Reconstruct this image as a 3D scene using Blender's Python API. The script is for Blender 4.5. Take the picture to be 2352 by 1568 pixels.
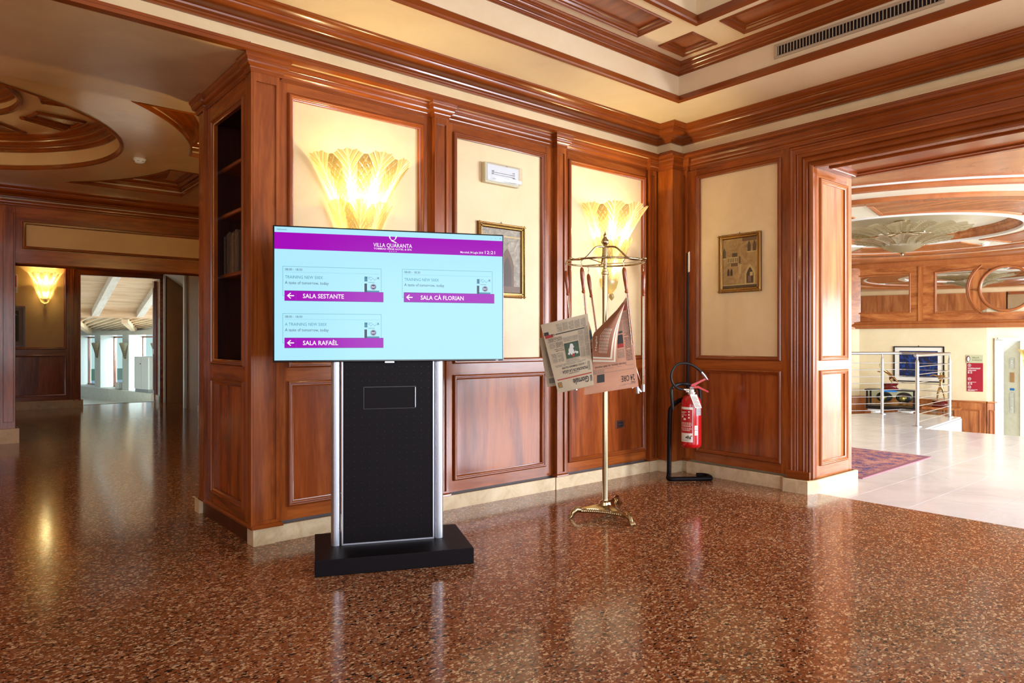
import bpy, bmesh, math, random
from mathutils import Vector, Matrix
random.seed(7)
for o in list(bpy.data.objects): bpy.data.objects.remove(o)
S = bpy.context.scene
PI = math.pi
# ---------------------------------------------------------------- camera
A0 = math.radians(50.12)
cam = bpy.data.cameras.new('camera'); cam.sensor_width = 36.0; cam.lens = 36.0*1595/2352
cam.clip_start = .05; cam.clip_end = 300
cam_ob = bpy.data.objects.new('camera', cam); S.collection.objects.link(cam_ob)
cam_ob.location = (0, 0, 1.2); cam_ob.rotation_euler = (PI/2, 0, A0-PI/2)
S.camera = cam_ob
# ---------------------------------------------------------------- world / exposure
W = bpy.data.worlds.new('world'); S.world = W; W.use_nodes = True
wn = W.node_tree.nodes; wl = W.node_tree.links
wn.clear()
wo = wn.new('ShaderNodeOutputWorld'); bg = wn.new('ShaderNodeBackground')
sky = wn.new('ShaderNodeTexSky'); sky.sky_type = 'HOSEK_WILKIE'
sky.sun_direction = Vector((.35, -.6, .72)).normalized(); sky.turbidity = 3.0; sky.ground_albedo = .4
wl.new(sky.outputs[0], bg.inputs[0]); bg.inputs[1].default_value = 4.0
wl.new(bg.outputs[0], wo.inputs[0])
S.view_settings.view_transform = 'Standard'; S.view_settings.look = 'None'
S.view_settings.exposure = 0.0; S.view_settings.gamma = 1.0; S.view_settings.use_curve_mapping = False
S.cycles.use_denoising = True
S.cycles.max_bounces = 8; S.cycles.diffuse_bounces = 4; S.cycles.glossy_bounces = 4
S.cycles.transmission_bounces = 6; S.cycles.transparent_max_bounces = 12
S.cycles.sample_clamp_indirect = 6.0; S.cycles.sample_clamp_direct = 0
S.cycles.caustics_reflective = False; S.cycles.caustics_refractive = False
def area(name, loc, aim, sx, sy, energy, col):
    l = bpy.data.lights.new(name, 'AREA'); l.shape = 'RECTANGLE'; l.size = sx; l.size_y = sy
    l.energy = energy; l.color = col
    o = bpy.data.objects.new(name, l); S.collection.objects.link(o)
    o.location = loc; d = Vector(aim)-Vector(loc)
    o.rotation_euler = d.to_track_quat('-Z', 'Y').to_euler()
    return o
COOL = (.84, .91, 1.0); NEUT = (.86, .91, 1.0)
# daylight through the windows: lobby window wall, reception windows behind the camera, glazed corridor
area('window_light', (9.6, -3.75, 1.55), (9.6, 4, 1.0), 6.6, 2.1, 950, COOL)
area('window_light', (7.5, -3.8, 1.45), (4.3, 3.6, .4), 1.7, 2.0, 420, (.74, .83, 1.0))
area('window_light', (15.0, -1.2, .9), (12.5, 3, .4), 2.4, 2.4, 190, COOL)  # fill light standing free in the lower lobby, at no window
area('window_light', (1.4, -3.85, 1.45), (1.8, 4, 1.3), 5.4, 1.9, 230, NEUT)
area('window_light', (-2.85, -.6, 1.45), (3, 1.2, 1.6), 3.6, 1.9, 90, NEUT)
area('window_light', (8.8, 22.0, 1.5), (4.6, 29.0, .1), 4.0, 2.2, 3200, COOL)
area('window_light', (9.0, 18.0, 1.2), (1.5, 17.0, .4), 3.0, 2.4, 420, COOL)
# ---------------------------------------------------------------- helpers
def link(o): S.collection.objects.link(o); return o
def tag(o, label=None, cat=None, group=None, kind=None):
    for k, v in (('label', label), ('category', cat), ('group', group), ('kind', kind)):
        if v: o[k] = v
    return o
def empty(name, loc=(0,0,0), rz=0, label=None, cat=None, group=None):
    o = bpy.data.objects.new(name, None); o.empty_display_size = .1
    o.location = loc; o.rotation_euler = (0,0,rz); link(o)
    return tag(o, label, cat, group)
def smooth_pts(P, k=4):
    P = [Vector(p) for p in P]; out = []
    for i in range(len(P)-1):
        a, b, c, d = P[max(i-1,0)], P[i], P[i+1], P[min(i+2,len(P)-1)]
        for q in range(k):
            t = q/k; out.append(tuple(.5*((2*b)+(c-a)*t+(2*a-5*b+4*c-d)*t*t+(3*b-a-3*c+d)*t**3)))
    return out+[tuple(P[-1])]
class Fr:      # local frame: u along ax, d outward along n, w up
    def __init__(s, o=(0,0,0), ax=(1,0,0), n=(0,1,0), up=(0,0,1)):
        s.o = Vector(o); s.ax = Vector(ax).normalized(); s.n = Vector(n).normalized(); s.up = Vector(up).normalized()
    def __call__(s, p): return s.o + s.ax*p[0] + s.n*p[1] + s.up*p[2]
WORLD = Fr()
class MB:
    def __init__(s, fr=WORLD): s.v = []; s.f = []; s.m = []; s.fr = fr; s.uv = None
    def add(s, vs, fs, mi=0):
        b = len(s.v); s.v += [s.fr(v) for v in vs]
        for f in fs: s.f.append([b+i for i in f]); s.m.append(mi)
        return s
    def box(s, x0, x1, y0, y1, z0, z1, mi=0):
        v = [(x0,y0,z0),(x1,y0,z0),(x1,y1,z0),(x0,y1,z0),(x0,y0,z1),(x1,y0,z1),(x1,y1,z1),(x0,y1,z1)]
        return s.add(v, [(0,1,2,3),(4,5,6,7),(0,1,5,4),(1,2,6,5),(2,3,7,6),(3,0,4,7)], mi)
    def quad(s, a, b, c, d, mi=0): return s.add([a,b,c,d], [(0,1,2,3)], mi)
    def sweep(s, pts, prof, up, toward, closed=False, mi=0, caps=True):
        P = [Vector(p) for p in pts]; up = Vector(up).normalized(); n = len(P); tw = Vector(toward)
        segs = [(P[(i+1) % n]-P[i]).normalized() for i in range(n if closed else n-1)]
        sd = [d.cross(up).normalized() for d in segs]
        sg = 1 if sd[0].dot(tw-P[0]) > 0 else -1
        sd = [x*sg for x in sd]; vs = []; k = len(prof)
        for i in range(n):
            if closed: a, b = sd[i-1], sd[i]
            else: a = sd[max(i-1, 0)]; b = sd[min(i, n-2)]
            m = (a+b)/(1+a.dot(b)) if a.dot(b) > -.99 else a
            for (u, v) in prof: vs.append(P[i]+m*u+up*v)
        fs = []
        for i in range(n if closed else n-1):
            j = (i+1) % n
            for q in range(k-1): fs.append((i*k+q, i*k+q+1, j*k+q+1, j*k+q))
        if not closed and caps: fs.append(tuple(range(k))); fs.append(tuple((n-1)*k+q for q in range(k)))
        return s.add(vs, fs, mi)
    def rect(s, u0, u1, w0, w1, prof, d=0, mi=0):      # moulding round a rectangle on a wall, growing inward
        return s.sweep([(u0,d,w0),(u1,d,w0),(u1,d,w1),(u0,d,w1)], prof, (0,1,0), ((u0+u1)/2, d, (w0+w1)/2), True, mi)
    def tube(s, pts, r, seg=8, mi=0, closed=False, cap=True):
        P = [Vector(p) for p in pts]; n = len(P); vs = []
        rr = r if isinstance(r, (list, tuple)) else [r]*n
        def tan(i):
            if closed: return (P[(i+1) % n]-P[i-1]).normalized()
            return (P[min(i+1,n-1)]-P[max(i-1,0)]).normalized()
        t = tan(0); ref = Vector((0,0,1)) if abs(t.z) < .9 else Vector((1,0,0))
        x = t.cross(ref).normalized()
        for i in range(n):
            t = tan(i); x = (x-t*x.dot(t)); x = x.normalized() if x.length > 1e-6 else t.orthogonal().normalized()
            y = t.cross(x)
            for q in range(seg):
                a = 2*PI*q/seg; vs.append(P[i]+x*(math.cos(a)*rr[i])+y*(math.sin(a)*rr[i]))
        fs = []
        for i in range(n if closed else n-1):
            j = (i+1) % n
            for q in range(seg): fs.append((i*seg+q, i*seg+(q+1) % seg, j*seg+(q+1) % seg, j*seg+q))
        if cap and not closed: fs.append(tuple(range(seg))); fs.append(tuple((n-1)*seg+q for q in range(seg)))
        return s.add(vs, fs, mi)
    def lathe(s, prof, c=(0,0,0), seg=20, mi=0, a0=0, a1=2*PI, sx=1, sy=1):      # prof: (r, z)
        full = abs(a1-a0-2*PI) < 1e-4; m = seg if full else seg+1; vs = []
        for (r, z) in prof:
            for q in range(m):
                a = a0+(a1-a0)*q/seg; vs.append((c[0]+r*math.cos(a)*sx, c[1]+r*math.sin(a)*sy, c[2]+z))
        fs = []
        for i in range(len(prof)-1):
            for q in range(seg):
                q2 = (q+1) % m; fs.append((i*m+q, i*m+q2, (i+1)*m+q2, (i+1)*m+q))
        return s.add(vs, fs, mi)
    def ball(s, c, r, mi=0, seg=12, rings=8, sc=(1,1,1)):
        prof = [(max(1e-4, math.sin(PI*i/rings)), -math.cos(PI*i/rings)) for i in range(rings+1)]
        vs = []; fs = []
        for (a, z) in prof:
            for q in range(seg):
                t = 2*PI*q/seg; vs.append((c[0]+r*sc[0]*a*math.cos(t), c[1]+r*sc[1]*a*math.sin(t), c[2]+r*sc[2]*z))
        for i in range(rings):
            for q in range(seg): fs.append((i*seg+q, i*seg+(q+1) % seg, (i+1)*seg+(q+1) % seg, (i+1)*seg+q))
        return s.add(vs, fs, mi)
    def poly(s, pts, d0, d1, mi=0):     # extruded polygon in the (u,w) plane
        n = len(pts); vs = [(p[0], d0, p[1]) for p in pts]+[(p[0], d1, p[1]) for p in pts]
        fs = [tuple(range(n)), tuple(range(2*n-1, n-1, -1))]+[(i, (i+1) % n, n+(i+1) % n, n+i) for i in range(n)]
        return s.add(vs, fs, mi)
    def mesh(s, name, mats, smooth=None, bevel=0, weld=True):
        me = bpy.data.meshes.new(name); me.from_pydata([tuple(v) for v in s.v], [], s.f)
        for m in (mats if isinstance(mats, (list, tuple)) else [mats]): me.materials.append(m)
        me.polygons.foreach_set('material_index', s.m)
        bm = bmesh.new(); bm.from_mesh(me)
        if weld: bmesh.ops.remove_doubles(bm, verts=bm.verts, dist=1e-5)
        bmesh.ops.recalc_face_normals(bm, faces=bm.faces)
        if bevel:
            es = [e for e in bm.edges if len(e.link_faces) == 2 and e.calc_face_angle(0) > .6]
            bmesh.ops.bevel(bm, geom=es, offset=bevel, segments=2, affect='EDGES', profile=.5)
        bm.to_mesh(me); bm.free()
        if smooth is not None:
            me.polygons.foreach_set('use_smooth', [True]*len(me.polygons)); me.set_sharp_from_angle(angle=math.radians(smooth))
        me.update(); return me
    def build(s, name, mats, parent=None, smooth=None, bevel=0, label=None, cat=None, group=None, kind=None, weld=True, loc=None):
        o = bpy.data.objects.new(name, s.mesh(name, mats, smooth, bevel, weld)); link(o)
        if parent is not None: o.parent = parent
        if loc is not None: o.location = loc
        return tag(o, label, cat, group, kind)
def copy_tree(o, parent=None):
    c = o.copy(); link(c)
    if parent is not None: c.parent = parent
    for ch in [x for x in bpy.data.objects if x.parent == o and x is not c]: copy_tree(ch, c)
    return c
_fc = {}
def text_geo(txt, size=1.0, align='LEFT', bold=0.0, sx=1.0):
    """2D triangles of a line of lettering, baseline at 0."""
    k = (txt, align, bold)
    if k not in _fc:
        cu = bpy.data.curves.new('t', 'FONT'); cu.body = txt; cu.size = 1; cu.align_x = align; cu.offset = bold; cu.resolution_u = 2
        ob = bpy.data.objects.new('t', cu); link(ob)
        dg = bpy.context.evaluated_depsgraph_get(); me = bpy.data.meshes.new_from_object(ob.evaluated_get(dg))
        _fc[k] = ([tuple(v.co) for v in me.vertices], [tuple(p.vertices) for p in me.polygons])
        bpy.data.objects.remove(ob); bpy.data.curves.remove(cu); bpy.data.meshes.remove(me)
    vs, fs = _fc[k]
    return [(x*size*sx, y*size) for x, y, z in vs], fs
def put_text(mb, txt, u, w, size, d, mi=0, align='LEFT', bold=0.0, sx=1.0, width=None, fn=None):
    vs, fs = text_geo(txt, size, align, bold, sx)
    if not vs: return
    if width:
        w0 = min(v[0] for v in vs); w1 = max(v[0] for v in vs); k = width/(w1-w0); vs = [((x-(w0 if align == 'LEFT' else 0))*k, y) for x, y in vs]
    fn = fn or (lambda a, b: (a, d, b))
    mb.add([fn(u+x, w+y) for x, y in vs], fs, mi)
# ---------------------------------------------------------------- materials
def lin(r, g, b): return tuple(((c/255)/12.92 if c/255 <= .04045 else ((c/255+.055)/1.055)**2.4) for c in (r, g, b))+(1,)
def mat(name, col=(.5,.5,.5,1), rough=.5, metal=0, spec=.5, coat=0, coat_r=.1, emit=None, es=0, trans=0, ior=1.45, alpha=1):
    m = bpy.data.materials.new(name); m.use_nodes = True; nt = m.node_tree; b = nt.nodes['Principled BSDF']
    b.inputs['Base Color'].default_value = col if len(col) == 4 else tuple(col)+(1,)
    b.inputs['Roughness'].default_value = rough; b.inputs['Metallic'].default_value = metal
    b.inputs['Specular IOR Level'].default_value = spec; b.inputs['Coat Weight'].default_value = coat; b.inputs['Coat Roughness'].default_value = coat_r
    b.inputs['Transmission Weight'].default_value = trans; b.inputs['IOR'].default_value = ior; b.inputs['Alpha'].default_value = alpha
    if emit: b.inputs['Emission Color'].default_value = emit; b.inputs['Emission Strength'].default_value = es
    return m
def N(m, t, **kw):
    n = m.node_tree.nodes.new(t)
    for k, v in kw.items(): setattr(n, k, v)
    return n
def L(m, a, b): m.node_tree.links.new(a, b)
def ramp(m, fac, stops, interp='LINEAR'):
    r = N(m, 'ShaderNodeValToRGB'); e = r.color_ramp.elements; r.color_ramp.interpolation = interp
    while len(e) < len(stops): e.new(.5)
    for i, (p, c) in enumerate(stops): e[i].position = p; e[i].color = c
    L(m, fac, r.inputs[0]); return r.outputs[0]
def coords(m, scale=(1,1,1), rot=(0,0,0)):
    t = N(m, 'ShaderNodeTexCoord'); mp = N(m, 'ShaderNodeMapping'); mp.inputs['Scale'].default_value = scale; mp.inputs['Rotation'].default_value = rot
    L(m, t.outputs['Object'], mp.inputs[0]); return mp.outputs[0]
def noise(m, vec, sc, det=4, rough=.5, dist=0):
    n = N(m, 'ShaderNodeTexNoise'); n.inputs['Scale'].default_value = sc; n.inputs['Detail'].default_value = det
    n.inputs['Roughness'].default_value = rough; n.inputs['Distortion'].default_value = dist; L(m, vec, n.inputs['Vector']); return n.outputs[0]
def bump(m, h, strength, dist=.01):
    b = N(m, 'ShaderNodeBump'); b.inputs['Strength'].default_value = strength; b.inputs['Distance'].default_value = dist
    L(m, h, b.inputs['Height']); L(m, b.outputs[0], m.node_tree.nodes['Principled BSDF'].inputs['Normal'])
def base(m): return m.node_tree.nodes['Principled BSDF'].inputs['Base Color']
def wood(name, c0, c1, c2, axis='z', rough=.26, coat=.25, k=1.0):
    m = mat(name, c1, rough, coat=coat, coat_r=.12, spec=.4)
    sc = {'z': (7,7,.7), 'x': (.7,7,7), 'y': (7,.7,7)}[axis]
    v = coords(m, tuple(s*k for s in sc)); a = noise(m, v, 1.2, 5, .6, .8); b = noise(m, v, 9, 3, .6, .3)
    mx = N(m, 'ShaderNodeMath', operation='MULTIPLY_ADD'); L(m, b, mx.inputs[0]); mx.inputs[1].default_value = .25; L(m, a, mx.inputs[2])
    L(m, ramp(m, mx.outputs[0], [(.42, c0), (.60, c1), (.78, c2)]), base(m)); bump(m, b, .04, .002); return m
WC = (lin(100, 44, 12), lin(136, 65, 19), lin(160, 84, 30))
wood_z = wood('cherry_wood_upright', *WC); wood_x = wood('cherry_wood_long', *WC, axis='x'); wood_y = wood('cherry_wood_cross', *WC, axis='y')
panel_wood = wood('cherry_panel_veneer', lin(92, 38, 12), lin(132, 60, 20), lin(160, 84, 34), rough=.22, k=.7)
panel_wood_h = wood('cherry_panel_ceiling', lin(106, 48, 16), lin(138, 66, 24), lin(158, 84, 34), axis='y', rough=.22, k=.7)
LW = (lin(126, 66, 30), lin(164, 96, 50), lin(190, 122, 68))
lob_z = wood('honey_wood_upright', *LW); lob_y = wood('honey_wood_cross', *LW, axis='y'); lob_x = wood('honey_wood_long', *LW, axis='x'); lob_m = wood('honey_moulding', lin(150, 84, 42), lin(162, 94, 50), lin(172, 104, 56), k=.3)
wood_m = mat('cherry_moulding', lin(150, 76, 32), .24, coat=.3, coat_r=.1, spec=.4); _v = coords(wood_m, (2,2,2)); L(wood_m, ramp(wood_m, noise(wood_m, _v, 1.5, 2), [(.3, lin(120, 54, 15)), (.7, lin(138, 67, 21))]), base(wood_m))
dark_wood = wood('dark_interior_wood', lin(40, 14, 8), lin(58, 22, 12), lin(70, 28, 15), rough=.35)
def plaster(name, c0, c1, rough, spec=.5, sc=2.0, coat=0):
    m = mat(name, c1, rough, spec=spec, coat=coat, coat_r=.14); v = coords(m); a = noise(m, v, sc, 6, .65, .6); b = noise(m, v, sc*9, 4, .6, 1.2)
    L(m, ramp(m, a, [(.3, c0), (.7, c1)]), base(m)); bump(m, b, .05, .004); return m
stucco = plaster('cream_stucco', lin(216, 186, 140), lin(228, 202, 160), .45)
lamplit_stucco = plaster('lamplit_stucco', lin(206, 162, 98), lin(220, 178, 112), .45)  # cream stucco with the warm lamplight of alcove and header in its colour
ceil_mat = plaster('ceiling_stucco', lin(228, 200, 160), lin(238, 214, 178), .35, coat=.15)
hall_ceil = plaster('polished_stucco', lin(208, 166, 116), lin(222, 182, 130), .24, coat=.4)
lobby_stucco = plaster('lobby_stucco', lin(222, 206, 166), lin(232, 218, 182), .5)
lobby_ceil = plaster('lobby_ceiling_stucco', lin(226, 220, 196), lin(236, 232, 212), .4)
white_wall = mat('white_plaster', lin(225, 225, 218), .6)
tan_wall = plaster('tan_stucco', lin(168, 128, 84), lin(180, 140, 94), .5)
def stone(name, c0, c1, c2, rough=.3, sc=6, bmp=.1):
    m = mat(name, c1, rough); v = coords(m); a = noise(m, v, sc, 8, .7, 1.2); b = noise(m, v, sc*8, 5, .7)
    L(m, ramp(m, a, [(.3, c0), (.5, c1), (.72, c2)]), base(m)); bump(m, b, bmp, .003); return m
skirt = stone('travertine', lin(186, 160, 122), lin(208, 186, 150), lin(220, 202, 170), .35)
marble = stone('pale_marble', lin(210, 210, 212), lin(224, 224, 226), lin(234, 234, 235), .16, 1.6, .02)
lift_stone = stone('lift_stone', lin(206, 204, 184), lin(220, 218, 198), lin(228, 226, 210), .35)
def terrazzo():
    m = mat('terrazzo', lin(128, 68, 44), .13, spec=.55)
    v = coords(m)
    nz = N(m, 'ShaderNodeTexNoise'); nz.inputs['Scale'].default_value = 70; nz.inputs['Detail'].default_value = 1; L(m, v, nz.inputs['Vector'])
    ad = N(m, 'ShaderNodeVectorMath', operation='MULTIPLY_ADD'); L(m, nz.outputs['Color'], ad.inputs[0]); ad.inputs[1].default_value = (.006,.006,0); L(m, v, ad.inputs[2])
    cur = ramp(m, noise(m, v, 1.2, 3), [(.35, lin(118, 68, 38)), (.65, lin(138, 82, 48))])
    BE, LB, DK, RB, GR, BR = lin(206,168,128), lin(170,118,84), lin(30,22,22), lin(112,54,30), lin(120,108,92), lin(146,84,48)
    for sc, rot, st, keep, edge in ((120, .4, (1,1,1), .34, .07), (66, 0, (1,1.6,1), .40, .07), (60, 1.2, (1,1.7,1), .36, .08), (44, 2.2, (1,1.6,1), .13, .09)):
        mp = N(m, 'ShaderNodeMapping'); mp.inputs['Rotation'].default_value = (0,0,rot); mp.inputs['Scale'].default_value = st; mp.inputs['Location'].default_value = (sc,rot,0); L(m, ad.outputs[0], mp.inputs[0])
        vo = N(m, 'ShaderNodeTexVoronoi', feature='F1'); vo.voronoi_dimensions = '2D'; vo.inputs['Scale'].default_value = sc; L(m, mp.outputs[0], vo.inputs['Vector'])
        ve = N(m, 'ShaderNodeTexVoronoi', feature='DISTANCE_TO_EDGE'); ve.voronoi_dimensions = '2D'; ve.inputs['Scale'].default_value = sc; L(m, mp.outputs[0], ve.inputs['Vector'])
        sp = N(m, 'ShaderNodeSeparateColor'); L(m, vo.outputs['Color'], sp.inputs[0])
        t = N(m, 'ShaderNodeMath', operation='MULTIPLY_ADD'); L(m, sp.outputs[2], t.inputs[0]); t.inputs[1].default_value = .16; t.inputs[2].default_value = edge
        e = N(m, 'ShaderNodeMath', operation='GREATER_THAN'); L(m, ve.outputs['Distance'], e.inputs[0]); L(m, t.outputs[0], e.inputs[1])
        k = N(m, 'ShaderNodeMath', operation='LESS_THAN'); L(m, sp.outputs[0], k.inputs[0]); k.inputs[1].default_value = keep
        both = N(m, 'ShaderNodeMath', operation='MULTIPLY'); L(m, e.outputs[0], both.inputs[0]); L(m, k.outputs[0], both.inputs[1])
        chip = ramp(m, sp.outputs[1], [(0, BR), (.20, LB), (.36, DK), (.54, BE), (.72, RB), (.84, GR), (.91, BE)], 'CONSTANT')
        mx = N(m, 'ShaderNodeMix', data_type='RGBA'); L(m, both.outputs[0], mx.inputs['Factor']); L(m, cur, mx.inputs['A']); L(m, chip, mx.inputs['B']); cur = mx.outputs['Result']
    L(m, cur, base(m)); return m
terr = terrazzo()
joint = mat('dark_joint', lin(120, 110, 100), .6)
shadow_gap = mat('grey_gap', lin(70, 58, 56), .5)
black = mat('black_lacquer', lin(22, 18, 22), .3); black_matt = mat('black_steel', lin(14, 8, 12), .5, spec=.15); tvblack = mat('display_bezel', lin(14, 14, 20), .2)
alu = mat('brushed_aluminium', lin(190, 192, 200), .40, 1.0); steel = mat('stainless_steel', lin(190, 190, 192), .3, .9)
brass = mat('polished_brass', lin(180, 160, 124), .16, 1.0); dark_gilt = mat('dark_gilt', lin(128, 92, 50), .35, .85); gold = mat('gilt', lin(190, 150, 80), .3, .9)
bronze = mat('bronze', lin(180, 140, 90), .25, .9); mahog = mat('mahogany_base', lin(96, 22, 18), .15, coat=.5)
white_gloss = mat('white_paint', lin(232, 232, 230), .3); plastic = mat('white_plastic', lin(225, 225, 220), .35)
red = mat('red_paint', lin(190, 18, 24), .22, coat=.4); rubber = mat('black_rubber', lin(22, 20, 22), .5)
chrome = mat('chrome', (.8,.8,.82,1), .08, 1.0)
mirror = mat('mirror_glass', (.82,.84,.84,1), .02, 1.0)
paper_w = mat('white_card', lin(232, 228, 216), .6)
def glassy(name, tint, rough=.1, mixw=.06):
    m = mat(name, tint, rough); nt = m.node_tree; out = nt.nodes['Material Output']; nt.nodes.remove(nt.nodes['Principled BSDF'])
    tr = N(m, 'ShaderNodeBsdfTransparent'); tr.inputs[0].default_value = tint; g = N(m, 'ShaderNodeBsdfGlossy'); g.inputs['Roughness'].default_value = rough
    mx = N(m, 'ShaderNodeMixShader'); mx.inputs[0].default_value = mixw; L(m, tr.outputs[0], mx.inputs[1]); L(m, g.outputs[0], mx.inputs[2]); L(m, mx.outputs[0], out.inputs[0]); return m
pane = glassy('window_glass', (.86,.95,.95,1), .02)
def leafglass(name, tint, transp=.35, ribc=None, veins=9.0):
    m = mat(name, tint, .15); nt = m.node_tree; out = nt.nodes['Material Output']; nt.nodes.remove(nt.nodes['Principled BSDF'])
    v = coords(m); h = noise(m, v, 150, 3); uv = N(m, 'ShaderNodeUVMap'); uv.uv_map = 'leaf'; sp = N(m, 'ShaderNodeSeparateXYZ'); L(m, uv.outputs[0], sp.inputs[0])
    def M(op, a, b=None, c=None):
        n = N(m, 'ShaderNodeMath', operation=op)
        for i, x in enumerate((a, b, c)):
            if x is None: continue
            if isinstance(x, (int, float)): n.inputs[i].default_value = x
            else: L(m, x, n.inputs[i])
        return n.outputs[0]
    at = M('ABSOLUTE', M('ADD', sp.outputs[1], -.5)); wob = M('MULTIPLY', h, .05)
    ph = M('FRACT', M('ADD', M('SUBTRACT', M('MULTIPLY', sp.outputs[0], veins), M('MULTIPLY', M('POWER', at, .8), 7.0)), wob))
    line = M('SUBTRACT', 1.0, M('MULTIPLY', M('ABSOLUTE', M('SUBTRACT', ph, .5)), 5.0)); line = M('MAXIMUM', line, 0)
    rib = M('MAXIMUM', M('SUBTRACT', 1.0, M('MULTIPLY', at, 22.0)), 0); msk = M('MINIMUM', M('MAXIMUM', line, rib), 1.0)
    msk = M('MULTIPLY', msk, M('GREATER_THAN', sp.outputs[2] if False else sp.outputs[0], .0001))
    cm = N(m, 'ShaderNodeMix', data_type='RGBA'); L(m, msk, cm.inputs['Factor']); cm.inputs['A'].default_value = tint; cm.inputs['B'].default_value = ribc or tint
    hh = M('ADD', M('MULTIPLY', msk, 1.0), M('MULTIPLY', h, .35))
    bp = N(m, 'ShaderNodeBump'); bp.inputs['Strength'].default_value = .8; bp.inputs['Distance'].default_value = .006; L(m, hh, bp.inputs['Height'])
    tl = N(m, 'ShaderNodeBsdfTranslucent'); df = N(m, 'ShaderNodeBsdfDiffuse'); L(m, cm.outputs['Result'], tl.inputs[0]); L(m, cm.outputs['Result'], df.inputs[0])
    tr = N(m, 'ShaderNodeBsdfTransparent'); tr.inputs[0].default_value = (1,.97,.88,1); g = N(m, 'ShaderNodeBsdfGlossy'); g.inputs['Roughness'].default_value = .12
    for n_ in (tl, df, g): L(m, bp.outputs[0], n_.inputs['Normal'])
    a = N(m, 'ShaderNodeMixShader'); a.inputs[0].default_value = .35; L(m, tl.outputs[0], a.inputs[1]); L(m, df.outputs[0], a.inputs[2])
    b = N(m, 'ShaderNodeMixShader'); b.inputs[0].default_value = transp; L(m, a.outputs[0], b.inputs[1]); L(m, tr.outputs[0], b.inputs[2])
    c = N(m, 'ShaderNodeMixShader'); c.inputs[0].default_value = .07; L(m, b.outputs[0], c.inputs[1]); L(m, g.outputs[0], c.inputs[2])
    L(m, c.outputs[0], out.inputs[0]); return m
amber = leafglass('amber_leaf_glass', lin(204, 182, 118), .2, lin(252, 242, 204))
clear_leaf = leafglass('gold_flecked_leaf_glass', lin(190, 174, 138), .2, lin(236, 228, 206), 8.0)
bulb = mat('lamp_bulb', (1,1,1,1), .5, emit=(1,.82,.5,1), es=25)
screen_cyan = mat('screen_light', (0,0,0,1), .18, spec=.2, emit=lin(178, 236, 255), es=1.0)
screen_mag = mat('screen_magenta', (0,0,0,1), .18, spec=.2, emit=lin(166, 0, 186), es=1.0)
screen_white = mat('screen_white', (0,0,0,1), .3, emit=lin(255, 250, 255), es=1.0)
screen_dark = mat('screen_dark_text', (0,0,0,1), .3, emit=lin(30, 60, 80), es=1.0)
screen_teal = mat('screen_teal_text', (0,0,0,1), .3, emit=lin(60, 140, 165), es=1.0)
screen_line = mat('screen_line', (0,0,0,1), .3, emit=lin(90, 170, 185), es=1.0)
screen_navy = mat('screen_navy', (0,0,0,1), .3, emit=lin(40, 60, 110), es=1.0)
ink = mat('newsprint_ink', lin(52, 48, 46), .7); ink_grey = mat('newsprint_grey', lin(120, 112, 102), .7); ink_red = mat('newsprint_red', lin(160, 50, 44), .7)
# ---------------------------------------------------------------- profiles
CR = [(0,0),(.10,0),(.10,.07),(.15,.10),(.15,.17),(.21,.20),(.24,.23),(.26,.30),(.34,.325),(.48,.36),(.60,.42),(.68,.50),(.72,.58),(.73,.64),(.79,.66),(.79,.73),(.86,.77),(.93,.83),(.96,.88),(1,.90),(1,1),(0,1)]
def crown(p, h): return [(a*p, b*h) for a, b in CR]
FM = [(0,-.01),(0,.012),(.004,.017),(.010,.020),(.016,.019),(.020,.012),(.025,.011),(.029,.006),(.036,.003),(.036,-.02)]
def bay(par, fr, u0, u1, w0=.12, w1=2.775, up=(.06,), ua=None, ub=None, win=(1.04, 2.705), low=(.20,.96), top_mat=None, wz=None, wx=None):
    """one panelled bay: wooden frame with an upper and a lower opening, mouldings and fillings"""
    wz = wz or wood_z; wx = wx or wood_x
    a, b = ua, ub
    for (x0, x1) in ((u0, a), (b, u1)): MB(fr).box(x0, x1, -.03, 0, w0, w1).build('stile', wz, par)
    ws = [(w0, low[0] if low else win[0])]
    if low: ws.append((low[1], win[0]))
    ws.append((win[1], w1))
    for (z0, z1) in ws: MB(fr).box(a, b, -.03, 0, z0, z1).build('rail', wx, par)
    MB(fr).rect(a, b, win[0], win[1], FM).build('panel_moulding', wood_m, par, smooth=35)
    MB(fr).box(a, b, -.04, -.018, win[0], win[1]).build('stucco_panel' if (top_mat or stucco) is not panel_wood else 'wood_panel', top_mat or stucco, par)
    if low:
        MB(fr).rect(a, b, low[0], low[1], FM).build('panel_moulding', wood_m, par, smooth=35)
        MB(fr).box(a, b, -.04, -.012, low[0], low[1]).build('wood_panel', panel_wood, par)
def pilaster(par, fr, u0, u1, d=.05, w0=.115, w1=2.765, label=None, back=0):
    m = MB(fr); t = .018
    m.box(u0, u1, back, d-.012, w0, w1)
    for (x0, x1) in ((u0, u0+t), (u1-t, u1)): m.box(x0, x1, d-.012, d, w0, w1)
    m.box(u0+t, u1-t, d-.012, d, w1-.045, w1); m.box(u0+t, u1-t, d-.012, d, w0, w0+.03)
    m.build('pilaster', wood_z, par)
    m = MB(fr); pr = [(0,0),(.014,0),(.014,.012),(.008,.02),(0,.022)]
    m.sweep([(u0,0,w0-.004),(u0,d,w0-.004),(u1,d,w0-.004),(u1,0,w0-.004)], pr, (0,0,1), (u0-1,0,0)); m.build('pilaster_foot', wood_m, par, smooth=40)
# ---------------------------------------------------------------- floors
fl = MB().box(-3.2, 5.372, -4.2, 15.3, -.12, 0).build('floor_terrazzo', terr, kind='structure')
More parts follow.
